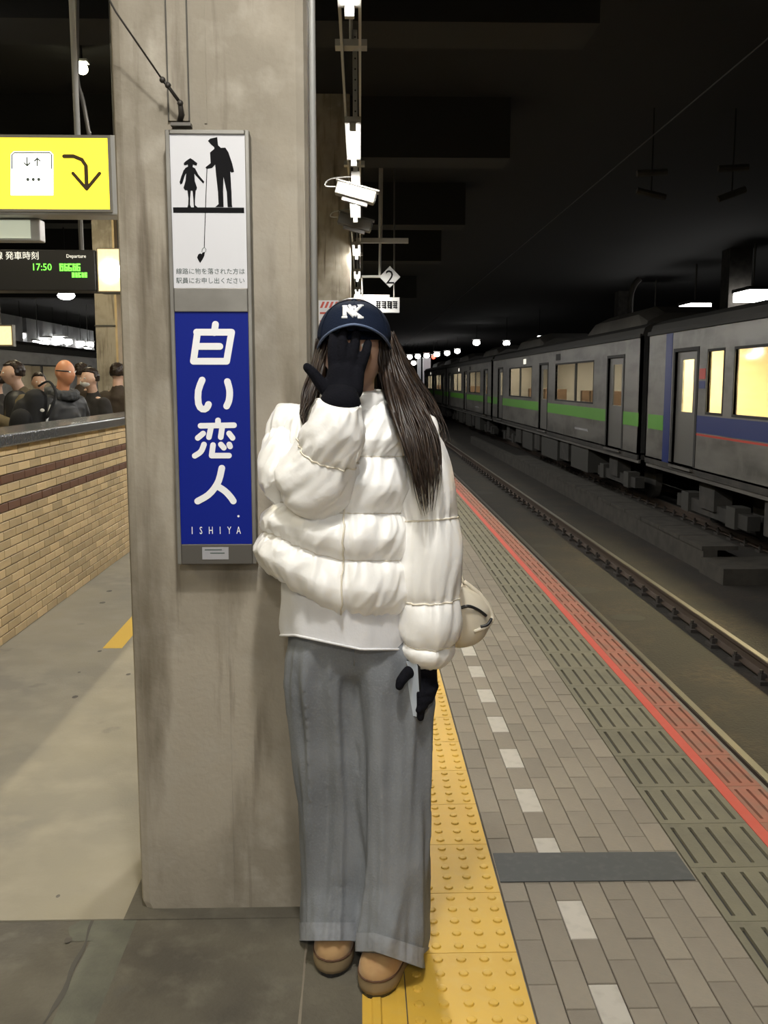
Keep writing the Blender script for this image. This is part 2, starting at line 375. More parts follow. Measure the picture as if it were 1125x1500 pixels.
q = [G(*p) for p in ((733, 1293), (1019, 1290), (990, 1249), (722, 1251))]
sheet = single('rubber_strip', MB().loft([[p + Vector((0, 0, .0008)) for p in q], [p + Vector((0, 0, .0035)) for p in q]]), 'rubber', 'dark grey rubber strip laid across the pavers beside the yellow tiles', 'mat', (.7, 2.8, .001))
# grooved slabs and red edge slabs
def slot_slab(wd, ns, sw=.013):
    m = MB(); L = .30; m.box((.001, .001, -.012), (wd - .001, L - .0015, -.0115), 1)
    m.box((.001, .001, -.012), (wd - .001, .028, 0)).box((.001, L - .03, -.012), (wd - .001, L - .0015, 0))
    xs = [wd * (i + .5) / ns for i in range(ns)]; e = [.001] + [v for x in xs for v in (x - sw / 2, x + sw / 2)] + [wd - .001]
    for i in range(0, len(e), 2): m.box((e[i], .028, -.012), (e[i + 1], L - .03, 0))
    return m
SX0, SX1, EX1 = 1.024, 1.322, 1.50
smesh = slot_slab(SX1 - SX0, 5).mesh('grooved_slab', ['slab', 'slot']); emesh = slot_slab(EX1 - SX1 - .045, 3, .011).mesh('edge_slab', ['red_slab', 'slot'])
y = .68; fs, fe = MB(), MB()
while y < 26:
    if y < 10:
        inst('grooved_slab', smesh, (SX0, y, 0), floor); inst('edge_slab', emesh, (SX1 + .045, y, 0), floor)
    else:
        for mm, x0, src in ((fs, SX0, slot_slab(SX1 - SX0, 5)), (fe, SX1 + .045, slot_slab(EX1 - SX1 - .045, 3, .011))):
            o = len(mm.v); mm.v += [(v[0] + x0, v[1] + y, v[2]) for v in src.v]; mm.f += [tuple(i + o for i in f) for f in src.f]; mm.m += src.m
    y += .30
part('grooved_slab_run', fs, ['slab', 'slot'], floor, kind='stuff'); part('edge_slab_run', fe, ['red_slab', 'slot'], floor, kind='stuff')
part('grooved_slab_run', MB().box((SX0, y, -.012), (SX1, YF, 0)), 'slab', floor, kind='stuff'); part('edge_slab_run', MB().box((SX1 + .045, y, -.012), (EX1, YF, 0)), 'red_slab', floor, kind='stuff')
part('red_line', MB().box((SX1 + .001, YN, -.012), (SX1 + .044, YF, .0005)), 'red', floor)
part('edge_nosing', MB().box((1.50, YN, -.06), (1.516, YF, -.002)), 'nosing', floor)
part('platform_wall', MB().box((-9.3, YN, -1.25), (1.46, YF, -.05)), 'trough', floor)
# track bed, rails
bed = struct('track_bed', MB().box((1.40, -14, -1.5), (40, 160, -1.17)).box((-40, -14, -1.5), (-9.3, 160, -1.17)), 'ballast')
mb = MB()
for (px, py, r) in [(955, 979, .07), (1052, 979, .06), (1008, 1032, .06), (1098, 1118, .06), (920, 905, .2), (790, 800, .2), (850, 865, .25), (700, 722, .4)]:
    c = G(px, py, -1.17); mb.add([c + Vector((r * math.cos(a * PI / 6), r * .8 * math.sin(a * PI / 6), .004)) for a in range(12)], [tuple(range(12))])
part('oil_patches', mb, 'slot', bed, kind='stuff')
clip_me = MB().box((-.13, -.09, 0), (.13, .09, .035)).box((-.10, -.035, .035), (-.045, .035, .085)).box((.045, -.035, .035), (.10, .035, .085)).cyl((-.085, 0, .07), (-.085, 0, .12), .018, 8).cyl((.085, 0, .07), (.085, 0, .12), .018, 8).mesh('rail_clip', 'clip')
def rail(x, label, clips=True, y1=120):
    r = thing('rail', label, 'rail', (x, 5, -1.17))
    prof = [(-.065, 0), (.065, 0), (.065, .012), (.010, .03), (.010, .105), (.033, .115), (.033, .145), (-.033, .145), (-.033, .115), (-.010, .105), (-.010, .03), (-.065, .012)]
    part('rail_web', MB().prism(prof, (x, -6, -1.135), X_, Z_, Y_ * (y1 + 6)), 'rail', r)
    part('rail_head', MB().box((x - .026, -6, -.992), (x + .026, y1, -.986)), 'railtop', r)
    if clips:
        yy = 3.4
        while yy < 34: inst('rail_clip', clip_me, (x, yy, -1.17), r); yy += .6
rail(2.575, 'rusty steel rail tucked close below the platform edge'); rail(3.667, 'steel rail with a shiny head and dark clips, out in the near track')
rail(6.42, 'steel rail on the near side underneath the silver train'); rail(7.487, 'steel rail on the far side underneath the silver train', False)
rail(-10.4, 'steel rail under the other train, on its platform side', False); rail(-11.47, 'steel rail under the other train, on its far side', False)
# low trough between the tracks
t = thing('cable_trough', 'low concrete cable trough between the two tracks', 'trough', (5.0, 14, -1.17))
pa, pb = G(1022, 838, -1.17), G(854, 741, -1.17)
part('wall', MB().box((4.85, pa.y, -1.17), (5.05, 42, -.86)), 'trough', t)
yy = pa.y
while yy < 30: part('cover', MB().box((4.83, yy + .01, -.86), (5.35, yy + .98, -.80)), 'trough', t); yy += 1.0
part('end_box', MB().box((4.8, pa.y - .9, -1.17), (5.9, pa.y, -.95)), 'trough', t)
# ceiling and beams
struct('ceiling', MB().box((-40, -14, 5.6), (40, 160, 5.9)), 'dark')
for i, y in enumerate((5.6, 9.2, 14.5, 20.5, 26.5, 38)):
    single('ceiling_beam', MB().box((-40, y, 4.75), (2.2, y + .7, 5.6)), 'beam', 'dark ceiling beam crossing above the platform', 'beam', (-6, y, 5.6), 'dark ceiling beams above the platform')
struct('wall_far_left', MB().box((-24, -14, -1.5), (-23.5, 160, 5.6)), 'dark'); struct('wall_far_right', MB().box((28, -14, -1.5), (28.5, 160, 5.6)), 'dark')
struct('wall_end', MB().box((-24, 158, -1.5), (28.5, 159, 5.6)), 'dark')
struct('wall_back', MB().box((-24, -14.5, -1.5), (28.5, -14, 5.6)), 'dark')

# brick clad parapet
WX = -2.06
wall = struct('wall_left', MB().box((-2.31, 3.4, 0), (WX - .008, 30, 1.13)), 'mortar')
BH = 1.13 / 21; BL = .2
bme = MB().loft([[(-.012, g, g), (-.012, BL - g, g), (-.012, BL - g, BH - g), (-.012, g, BH - g)] for g in (.0035,)] + [[(x, g, g), (x, BL - g, g), (x, BL - g, BH - g), (x, g, BH - g)] for x, g in ((-.002, .0035), (0, .0055))])
b1, b2 = bme.mesh('brick', 'brick'), bme.mesh('brick', 'brick_brown')
st, st2 = MB(), MB(); nb = 0
for r in range(21):
    for k in range(-10, 40):
        y = 5.4 + k * BL + (BL / 2 if r % 2 else 0); z = 1.13 - (r + 1) * BH
        dk = r in (3, 6)
        if 0 <= k < 14: inst('brick', b2 if dk else b1, (WX + random.uniform(-.0015, .001), y, z), wall); nb += 1
        else:
            m_ = st2 if dk else st; o = len(m_.v); m_.v += [(v[0] + WX, v[1] + y, v[2] + z) for v in bme.v]; m_.f += [tuple(i + o for i in f) for f in bme.f]; m_.m += [0] * len(bme.f)
part('bricks', st, 'brick', wall, kind='stuff'); part('brown_bricks', st2, 'brick_brown', wall, kind='stuff')
bevel(part('wall_cap', MB().box((-2.40, 3.4, 1.13), (-2.03, 30, 1.205)), 'granite', wall), .012)

# concrete columns of our platform
def column(x0, x1, y0, d, name, label, z1=5.6):
    ch = .028; o = [(x0 + ch, y0), (x1 - ch, y0), (x1 - .008, y0 + .008), (x1, y0 + ch), (x1, y0 + d - ch), (x1 - ch, y0 + d), (x0 + ch, y0 + d), (x0, y0 + d - ch), (x0, y0 + ch), (x0 + .008, y0 + .008)]
    rings = []
    for z, g in ((0, .01), (.02, 0), (z1, 0)): rings.append([(x0 + (x - x0) if not g else x + (g if x < (x0 + x1) / 2 else -g), y, z) for x, y in o])
    return single(name, MB().loft(rings), 'column', label, 'column', ((x0 + x1) / 2, y0 + d / 2, 0), 'concrete platform columns')
COLY = 2.585
main_col = column(-.637, -.135, COLY, .5, 'concrete_column', 'big stained concrete column carrying the blue and white sign box')
column(-.637, -.135, 14.4, .5, 'concrete_column', 'concrete column with a red striped notice, behind the capped woman')
column(-.637, -.135, 26.2, .5, 'concrete_column', 'farthest concrete column in line behind the sign column')
cv = part('cover_strip', MB().box((-.487, COLY - .008, 2.165), (-.438, COLY, 5.6)), 'column', main_col)
for x in (-.489, -.437): part('cover_joint', MB().box((x - .0015, COLY - .009, 2.165), (x + .0015, COLY, 5.6)), 'crack', main_col)
part('cast_ridge', MB().box((-.398, COLY - .003, 2.16), (-.392, COLY, 5.6)), 'column', main_col)
part('cast_ridge', MB().box((-.372, COLY - .002, 0.02), (-.366, COLY, .99)), 'column', main_col)
single('conduit_pipe', MB().tube([(-.121, COLY + .02, 0), (-.121, COLY + .02, 5.6)], .009, 12), 'galv', 'thin steel conduit running up the edge of the sign column', 'pipe', (-.121, COLY + .02, 0), smooth=True)
# notice on second column
nt = thing('notice', 'red and white notice fixed to the column behind the cap', 'notice', (-.45, 14.39, 2.3))
a, b = P(467, 490, 14.38), P(496, 440, 14.38)
part('sheet', MB().box((a.x, 14.375, a.z), (b.x, 14.4, b.z)), 'white_panel', nt)
for k in range(4): part('red_stripe', MB().prism([(0, 0), (.035, 0), (.075, .09), (.04, .09)], (a.x + .02 + k * .065, 14.374, b.z - .11), X_, Z_, (0, -.003, 0)), 'red', nt)
for k in range(2): part('red_stripe', MB().box((a.x + .02, 14.371, b.z - .2 - k * .12), (a.x + .12 + k * .1, 14.375, b.z - .17 - k * .12)), 'red', nt)

# ================================================================== SIGN BOX ON THE COLUMN
SY = COLY - .055
s_tl, s_br = P(241, 190, SY), P(377, 826, SY)
sx0 = (P(241, 190, SY).x + P(261, 826, SY).x) / 2; sx1 = (P(364, 190, SY).x + P(377, 826, SY).x) / 2; sz0, sz1 = s_br.z, s_tl.z
def sp(px, py):  return P(px, py, SY)
def sx(px, py):  return (P(px, py, SY).x)
sign = thing('column_sign_box', 'tall grey steel sign box with white pictogram panel above a blue panel', 'sign', ((sx0 + sx1) / 2, COLY, sz0))
b = part('case', MB().box((sx0, SY + .006, sz0), (sx1, COLY, sz1)), 'steel', sign); bevel(b, .006)
fr = .011
wz1, wz0 = sp(300, 197).z, sp(300, 422).z; bz1, bz0 = sp(300, 457).z, sp(310, 797).z
for nm, x0, x1, z0, z1 in (('frame_side', sx0, sx0 + fr, sz0, sz1), ('frame_side', sx1 - fr, sx1, sz0, sz1), ('frame_top', sx0 + fr, sx1 - fr, wz1, sz1), ('frame_middle', sx0 + fr, sx1 - fr, bz1, wz0), ('frame_bottom', sx0 + fr, sx1 - fr, sz0, bz0)):
    bevel(part(nm, MB().box((x0, SY - .004, z0), (x1, SY + .02, z1)), 'darksteel' if nm == 'frame_bottom' else 'steel', sign), .002)
wp = part('white_panel', MB().box((sx0 + fr, SY + .001, wz0), (sx1 - fr, SY + .012, wz1)), 'white_panel', sign)
bp = part('blue_panel', MB().box((sx0 + fr, SY + .001, bz0), (sx1 - fr, SY + .012, bz1)), 'blue_panel', sign)
# local frames: u,v in 0..1 across each panel
pu0, pu1 = sx0 + fr, sx1 - fr; PW = pu1 - pu0
def onpanel(z1, z0): return (pu0, SY + .0008, z1), (z1 - z0)
# pictogram: photo pixel -> panel metres.  panel spans zoom x 248..805, y 225..1360 of the 5x crop
O = Vector((pu0, SY + .001, wz1)); WH = wz1 - wz0
def wq(x, y): 
    lf = 232 + (265 - 232) * (y - 222) / 1135; rt = 785 + (815 - 785) * (y - 222) / 1135
    return ((x - lf) / (rt - lf) * PW, -(y - 222) / 1135 * WH)
D = Vector((0, -.0008, 0))
man = [(515, 268), (530, 252), (582, 240), (588, 290), (590, 300), (610, 318), (643, 316), (665, 350), (690, 420), (702, 465), (708, 492), (690, 498), (680, 490), (682, 520), (690, 640), (693, 735), (697, 752), (662, 752), (655, 640), (630, 530), (628, 640), (632, 752), (570, 752), (595, 730), (590, 640), (576, 520), (568, 440), (545, 465), (505, 472), (497, 460), (512, 448), (535, 430), (530, 352), (562, 325), (560, 312), (535, 292)]
girl = [(385, 394), (408, 408), (420, 418), (436, 430), (432, 448), (415, 445), (405, 440), (402, 458), (420, 468), (445, 515), (488, 565), (482, 580), (462, 560), (425, 520), (415, 508), (418, 560), (435, 610), (430, 628), (425, 630), (420, 700), (420, 738), (440, 755), (412, 755), (408, 690), (402, 632), (388, 632), (384, 690), (384, 738), (392, 755), (364, 755), (370, 735), (372, 690), (364, 630), (345, 628), (335, 612), (350, 560), (355, 505), (345, 520), (326, 580), (312, 586), (306, 570), (318, 530), (335, 485), (350, 465), (368, 456), (366, 440), (352, 446), (338, 445), (337, 430), (350, 418), (362, 408)]
heart = [(495, 1085), (490, 1115), (478, 1140), (460, 1168), (448, 1150), (437, 1128), (445, 1105), (460, 1096), (470, 1102), (478, 1090)]
for nm, poly in (('officer_figure', man), ('girl_figure', girl), ('dropped_object', heart)): part(nm, MB().prism([wq(*p) for p in poly], O, X_, Z_, D), 'ink', wp)
part('ground_bar', MB().prism([wq(258, 755), wq(784, 755), wq(785, 795), wq(260, 795)], O, X_, Z_, D), 'ink', wp)
mb = MB(); stroke2d(mb, [wq(508, 465), wq(500, 700), wq(494, 900), wq(490, 1050)], .0009, O, X_, Z_, D); part('grabber_line', mb, 'ink', wp)
mb = MB(); stroke2d(mb, [wq(490, 1050), wq(475, 1065), wq(473, 1085)], .0007, O, X_, Z_, D); stroke2d(mb, [wq(490, 1050), wq(503, 1065), wq(500, 1085)], .0007, O, X_, Z_, D); part('grabber_claw', mb, 'greyink', wp)
for s_, yy in (('線路に物を落された方は', 1248), ('駅員にお申し出ください', 1318)):
    u = wq(280, yy); tw = wq(795, yy)[0] - u[0]
    textmesh(s_, tw / 11.0, 'greyink', 'notice_text', wp, O + X_ * u[0] + Z_ * u[1] + Vector((0, -.0004, 0)), X_, Z_, .0006)
# blue panel letters: photo strokes (3.66x crop)
OB = Vector((pu0, SY + .001, bz1)); BHt = bz1 - bz0
def bq(x, y):
    lf = 80 + (118 - 80) * (y - 98) / 1242; rt = 497 + (530 - 497) * (y - 98) / 1242
    return ((x - lf) / (rt - lf) * PW, -(y - 98) / 1242 * BHt)
def letter(nm, strokes, r):
    mb = MB()
    for st_ in strokes: stroke2d(mb, [bq(*p) for p in st_], r, OB, X_, Z_, Vector((0, -.0012, 0)))
    part(nm, mb, 'white_ink', bp)
rr = 19 / 415 * PW
def curve(pts, n=10): return [tuple(p) for p in [Vector((a[0], a[1])) for a in spline([(x, y, 0) for x, y in pts], n)]]
letter('kanji_white', [[(312, 162), (305, 205)], [(205, 203), (404, 203)], [(404, 203), (376, 355)], [(210, 205), (187, 355)], [(187, 355), (376, 355)], [(205, 277), (337, 277)]], rr)
letter('kana_i_stroke', [curve([(237, 454), (215, 510), (216, 580), (238, 608), (262, 603), (273, 583)])], rr)
letter('kana_i_stroke', [curve([(381, 462), (394, 510), (391, 560), (377, 592)])], rr)
letter('kanji_love', [[(328, 668), (328, 690)], [(228, 697), (420, 694)], [(288, 705), (276, 758)], [(352, 705), (344, 758)], [(243, 738), (212, 762)], [(392, 738), (412, 762)], curve([(248, 797), (230, 835), (195, 858)]), [(300, 800), (292, 857)], [(292, 857), (392, 857)], [(345, 797), (362, 815)], [(393, 797), (398, 808)]], 16 / 415 * PW)
letter('kanji_person', [curve([(351, 925), (330, 1000), (280, 1065), (212, 1104)]), curve([(325, 1022), (370, 1050), (402, 1082), (418, 1104)])], rr)
mb = MB(); mb.prism([(bq(448, 1187)[0] + .003 * math.cos(k * PI / 5), bq(448, 1187)[1] + .003 * math.sin(k * PI / 5)) for k in range(10)], OB, X_, Z_, Vector((0, -.0008, 0))); part('small_dot', mb, 'white_ink', bp)
for ch_, x in zip('ISHIYA', (181, 232, 289, 343, 396, 450)):
    u = bq(x, 1284)
    textmesh(ch_, 40 / 1242 * BHt * 1.45, 'white_ink', 'latin_letter', bp, OB + X_ * u[0] + Z_ * u[1] + Vector((0, -.0006, 0)), X_, Z_, .0008, 'CENTER', .62)
a, b = P(297, 819, SY), P(335, 801, SY)
lb = part('paper_label', MB().box((a.x, SY - .0055, a.z), (b.x, SY - .0035, b.z)), 'paper', sign)
for k, (u0, u1) in enumerate(((.1, .75), (.3, .85))):
    part('label_line', MB().box((a.x + (b.x - a.x) * u0, SY - .0062, b.z - .008 - k * .009), (a.x + (b.x - a.x) * u1, SY - .0055, b.z - .0055 - k * .009)), 'greyink', lb)
# guy wire with turnbuckle
HK = P(264, 183, COLY - .012)
gw = thing('guy_wire', 'dark guy wire with turnbuckle fixed to the column above the sign box', 'wire', HK)
top = P(140, -55, COLY - .16); knot = P(264, 152, COLY - .05); tb = P(238, 117, COLY - .065)
part('wire', MB().tube([tb, P(170, 18, COLY - .115), top + (top - tb) * 1.9], .0025, 8), 'wire', gw, True)
part('turnbuckle', MB().tube([P(236, 114, COLY - .066), P(246, 126, COLY - .061), P(262, 148, COLY - .05)], .0045, 8), 'wire', gw, True)
for q_ in (P(238, 117, COLY - .066), P(246, 125, COLY - .061), P(264, 151, COLY - .05)): part('nut', MB().ell(q_, (.008, .008, .008), 8, 6), 'wire', gw, True)
part('hook', MB().tube([knot, P(266, 168, COLY - .03), P(262, 183, COLY - .012)], [.006, .008, .007], 8), 'wire', gw, True)
part('base_plate', MB().box((P(253, 185, COLY).x, COLY - .03, HK.z - .006), (P(282, 185, COLY).x, COLY, HK.z + .002)), 'darksteel', gw)

# ================================================================== LAMPS AND HANGING THINGS
LX, LZ = -.05, 3.42
def area(name, loc, sx_, sy_, watts, col, parent):
    l = bpy.data.lights.new(name, 'AREA'); l.shape = 'RECTANGLE'; l.size = sx_; l.size_y = sy_; l.energy = watts; l.color = col
    o = bpy.data.objects.new(name, l); link(o, parent, Vector(loc) - OFF[parent.name]); return o
def glow(name, loc, watts, col, parent):
    l = bpy.data.lights.new(name, 'SPOT'); l.spot_size = math.radians(174); l.spot_blend = .12; l.energy = watts; l.color = col; l.shadow_soft_size = .07
    return link(bpy.data.objects.new(name, l), parent, Vector(loc) - OFF[parent.name])
bm_ = thing('lighting_beam', 'long double steel channel that carries the platform lamps', 'beam', (LX, 8, 3.5))
for s_ in (-1, 1): part('channel', MB().box((LX + s_ * .055 - .008, -13.5, 3.50), (LX + s_ * .055 + .008, 60, 3.58)), 'housing', bm_)
for k in range(-3, 17): part('cross_bracket', MB().box((LX - .10, -3.6 + k * 3.3, 3.58), (LX + .10, -3.5 + k * 3.3, 3.62)), 'housing', bm_)
for k in range(-3, 17): part('hanger_rod', MB().cyl((LX, -3.55 + k * 3.3, 3.6), (LX, -3.55 + k * 3.3, 5.6), .012, 8), 'housing', bm_)
lamps_y = [-12.2, -8.9, -5.6, -2.3, 1.0, 4.72, 8.2, 11.2, 14.7, 18.0, 21.3, 24.6, 27.9, 31.2, 34.5, 41.1, 47.7, 54.3]  # the rearmost lamps, behind the camera, are unseen and added for front fill
names = {4.72: 'white tube lamp on the beam above, glaring at the top edge', 8.2: 'bright white tube lamp on the beam above the security cameras'}
for y in lamps_y:
    L_ = thing('platform_lamp', names.get(y, 'white fluorescent tube lamp in the row along the lighting beam'), 'lamp', (LX, y, LZ), 'fluorescent lamps along the lighting beam')
    part('housing', MB().box((LX - .06, y - .62, LZ + .03), (LX + .06, y + .62, LZ + .075)), 'housing', L_)
    part('tube', MB().cyl((LX, y - .58, LZ), (LX, y + .58, LZ), .017, 12), 'lamp', L_, True)
    for e in (-.6, .6): part('end_cap', MB().box((LX - .025, y + e - .02, LZ - .025), (LX + .025, y + e + .02, LZ + .04)), 'housing', L_)
    area('lamp_light', (LX, y, LZ - .03), .10, 1.15, LAMP_W, (1, .97, .91), L_); glow('lamp_glow', (LX, y, LZ - .05), LAMP_W * 3.5, (1, .97, .91), L_)
# second row of lamps above the left half of the platform, beyond the brick parapet
for y in (-1, 4, 8.8, 14.0, 26):
    L_ = thing('platform_lamp', 'fluorescent tube lamp high above the left half of the platform', 'lamp', (-4.0, y, 4.6), 'lamps above the left half of the platform')
    part('housing', MB().box((-4.08, y - .62, 4.63), (-3.92, y + .62, 4.75)), 'housing', L_); part('tube', MB().cyl((-4.0, y - .58, 4.6), (-4.0, y + .58, 4.6), .017, 10), 'lamp', L_, True)
    part('hanger', MB().cyl((-4.0, y, 4.75), (-4.0, y, 5.6), .012, 8), 'dark', L_)
    area('lamp_light', (-4.0, y, 4.57), .12, 1.15, LAMP_W * 2.6, (1, .87, .58), L_)
# cctv cameras
def cctv(Y, cpx, cpy, wpx, hpx, m, label, top):
    sc = F / Y; c = P(cpx, cpy, Y); r = thing('security_camera', label, 'camera', (c.x, Y, c.z)); wd = wpx / sc / 2; hh = hpx / sc / 2
    an = math.radians(15); ux = Vector((math.cos(an), 0, -math.sin(an))); uz = Vector((math.sin(an), 0, math.cos(an)))
    def rb(x0, x1, y0, y1, z0, z1): 
        return MB().loft([[c + ux * x + Y_ * yy + uz * z for x, z in ((x0, z0), (x1, z0), (x1, z1), (x0, z1))] for yy in (y0, y1)])
    bevel(part('body', rb(-wd, wd, -.07, .07, -hh, hh), m, r), .01)
    part('sun_shield', rb(-wd - .015, wd + .02, -.08, .08, hh, hh + .012), m, r)
    part('lens', rb(wd - .005, wd + .006, -.05, .05, -hh * .7, hh * .7), 'black', r)
    part('bracket', rb(-wd * .6, wd * .7, -.03, .03, -hh - .04, -hh), 'cctv_dark', r)
    part('mount', MB().box((c.x - .04, Y - .04, c.z + hh + .0), (c.x + .04, Y + .04, c.z + hh + .13)), m, r)
    p = part('pole', MB().box((c.x - .02, Y - .02, c.z + hh + .1), (c.x + .02, Y + .02, top)), 'galv', r)
    zz = c.z + hh + .2
    while zz < top - .05: part('hole', MB().cyl((c.x, Y - .0215, zz), (c.x, Y - .019, zz), .008, 8), 'black', p); zz += .09
    part('cable', MB().tube(spline([c + ux * (-wd) + uz * .01, c + ux * (-wd - .1) + uz * -.01, c + ux * (-wd - .07) + uz * .06, (c.x - .04, Y, c.z + hh + .09)], 12), .007, 6), 'galv', r, True)
cctv(9.0, 521, 283, 57, 17, 'cctv', 'white security camera on a perforated pole under the lighting beam', 4.6)
cctv(12.2, 520, 326, 48, 16, 'cctv_dark', 'grey security camera hanging behind the white one', 4.9)
# diamond stop marker
YD = 16.0; r = thing('stop_marker', 'white diamond marker with a black 2 hanging from a thin pole', 'sign', P(571, 406, YD))
def bar(a, b, rad, m): return MB().cyl(P(*a, YD), P(*b, YD), rad, 8)
pole = P(557, 352, YD); part('pole', MB().cyl(P(556, 406, YD), pole, .022, 8), 'galv', r); part('upper_pole', MB().cyl(pole, (pole.x + .02, YD, 5.6), .035, 8), 'galv', r)
part('crossbar', MB().box((P(521, 356, YD).x, YD - .04, P(521, 356, YD).z), (P(598, 356, YD).x, YD + .04, P(521, 349, YD).z)), 'galv', r)
part('arm', MB().cyl(P(530, 405, YD), P(558, 405, YD), .022, 8), 'galv', r)
c = P(571, 406, YD); hw = 15 / (F / YD)
pl = part('diamond_plate', MB().prism([(-hw, 0), (0, -hw), (hw, 0), (0, hw)], c + Vector((0, -.05, 0)), X_, Z_, (0, .03, 0)), 'sign_grey', r)
textmesh('2', .31, 'ink', 'numeral', pl, c + Vector((0, -.053, -.11)), X_, Z_, .004, 'CENTER')
YS = 18.5; a, b = P(523, 458, YS), P(585, 436, YS); r = thing('hanging_sign', 'small grey white sign board with blurred dark lettering over the platform', 'sign', (a.x, YS, a.z))
pl = part('board', MB().box((a.x, YS - .05, a.z), (b.x, YS + .05, b.z)), 'sign_grey', r); part('backing', MB().box((a.x - .05, YS + .06, b.z - .1), (a.x + .62, YS + .2, b.z + .06)), 'galv', r)
for k in range(4):
    x0 = a.x + .36 + k * .105; 
    for (u0, u1, v0, v1) in ((0, .09, .200, .222), (.004, .09, .165, .182), (.0, .085, .13, .148), (.01, .09, .095, .113), (.012 + .012 * (k % 2), .034, .09, .225), (.055, .075 + .008 * (k % 3), .08, .215)): part('blurred_stroke', MB().box((x0 + u0, YS - .055, a.z + v0 - .01), (x0 + u1, YS - .05, a.z + v1 - .01)), 'ink', pl)
for x in (a.x + .1, b.x - .1): part('hanger', MB().cyl((x, YS, b.z), (x, YS, 5.6), .015, 8), 'darksteel', r)

# ================================================================== LEFT: HANGING SIGNS
YY = 5.5; a, b = P(-110, 306, YY), P(158, 203, YY)
ys = thing('lift_sign', 'backlit yellow lift sign with a bent arrow, hung from the ceiling', 'sign', (b.x, YY, a.z))
bevel(part('case', MB().box((a.x - .02, YY, a.z - .03), (b.x + .045, YY + .16, b.z + .02)), 'galv', ys), .008)
part('frame', MB().box((a.x - .02, YY - .012, a.z - .015), (b.x + .015, YY, a.z)).box((a.x - .02, YY - .012, b.z), (b.x + .015, YY, b.z + .015)).box((b.x, YY - .012, a.z), (b.x + .015, YY, b.z)), 'nosing', ys)
fc = part('face', MB().box((a.x, YY - .008, a.z), (b.x, YY, b.z)), 'yl', ys)
def yq(px, py): p = P(px, py, YY - .009); return (p.x, p.z)
def flat(nm, mb_pts, m, parent, r=None, d=.002):
    mb = MB(); o = Vector((0, YY - .009, 0))
    if r: [stroke2d(mb, [yq(*p) for p in s_], r, o, X_, Z_, Vector((0, -d, 0))) for s_ in mb_pts]
    else: [mb.prism([yq(*p) for p in s_], o, X_, Z_, Vector((0, -d, 0))) for s_ in mb_pts]
    return part(nm, mb, m, parent)
flat('bent_arrow', [[(94, 229), (108, 229), (120, 234), (126, 243), (127, 272)]], 'yl_ink', fc, .0105); flat('arrow_head', [[(107, 254), (127, 277)], [(146, 254), (127, 277)]], 'yl_ink', fc, .009)
pc = flat('lift_pictogram', [[(16, 226), (20, 222), (74, 222), (78, 226), (78, 286), (16, 286)]], 'yl_white', fc)
flat('pictogram_outline', [[(18, 247), (18, 227), (21, 224), (73, 224), (76, 227), (76, 247)]], 'greyink', fc, .0034, .003)
flat('lift_arrow', [[(40, 231), (40, 243)], [(36, 239), (40, 243)], [(44, 239), (40, 243)]], 'greyink', fc, .0036, .003); flat('lift_arrow', [[(55, 243), (55, 232)], [(51, 236), (55, 232)], [(59, 236), (55, 232)]], 'greyink', fc, .0036, .003)
for x in (41, 49, 57): flat('person_dot', [[(x + 2.4 * math.cos(k * PI / 5), 263 + 2.6 * math.sin(k * PI / 5)) for k in range(10)]], 'greyink', fc, None, .003)
q_ = P(108, 203, YY); part('pole', MB().cyl((q_.x, YY + .08, b.z), (q_.x - .01, YY + .08, 5.6), .016, 10), 'galv', ys, True)
part('cable', MB().tube(spline([P(131, 200, YY + .1), P(122, 150, YY + .1), P(113, 110, YY + .12), P(113, 0, YY + .12), P(113, -250, YY + .12)], 16), .012, 8), 'darksteel', ys, True)
a2, b2 = P(-90, 352, YY + .1), P(53, 317, YY + .1)
r = thing('small_panel_sign', 'pale green blank panel sign below the yellow lift sign', 'sign', (b2.x, YY + .1, a2.z))
bevel(part('case', MB().box((a2.x, YY + .1, a2.z), (b2.x + .015, YY + .2, b2.z - .012)), 'galv', r), .006); part('face', MB().box((a2.x + .02, YY + .092, a2.z + .012), (b2.x - .035, YY + .1, b2.z - .022)), 'pale', r)
# departure board
YB = 8.0; a, b = P(-260, 425, YB), P(139, 366, YB)
db = thing('departure_board', 'black departure board with green time digits, hung beyond the brick wall', 'display', (b.x, YB, a.z))
bevel(part('case', MB().box((a.x, YB, a.z), (b.x, YB + .25, b.z)), 'board', db), .008)
def bt(s_, px, py, hpx, m, nm, sq=1): textmesh(s_, hpx / (F / YB) * 1.25, m, nm, db, P(px, py, YB - .003), X_, Z_, .003, 'LEFT', sq)
bt('線 発車時刻', -8, 379, 9.5, 'boardtext', 'heading_text', 1.0); bt('Departure', 97, 377.5, 5.5, 'boardtext', 'small_heading', .95)
bt('17:50', 46, 396, 11, 'led', 'time_digits', .95); 
for (x0, x1, y0, y1, n_) in ((87, 118, 386, 397, 5), (105, 128, 399, 406.5, 5)):      # blurred LED characters, unreadable in the photo
    for k in range(n_):
        wc = (x1 - x0) / n_; u0 = x0 + k * wc + .4 + .5 * (k % 2); u1 = x0 + (k + 1) * wc - .5; m_ = (y0 + y1) / 2 + (k % 3 - 1) * 1.2
        for (a_, b_, c_, d_) in ((u0, u1, y0 + .3 * (k % 2), y0 + 2.2), (u0 + .3, u1, m_ - .9, m_ + .9), (u0, u0 + 1.6, y0, y1 - .6 * (k % 2)), (u1 - 1.5, u1, m_, y1), (u0, u1 - .4, y1 - 1.6, y1)):
            p0, p1 = P(a_, d_, YB - .003), P(b_, c_, YB - .003); part('led_cell', MB().box((p0.x, YB - .004, p0.z), (p1.x, YB, p1.z)), 'led', db)
for x in (a.x + .5, b.x - .14): part('hanger', MB().cyl((x, YB + .12, b.z), (x, YB + .12, 5.6), .02, 8), 'darksteel', db)
a, b = P(145, 426, YB), P(200, 365, YB)
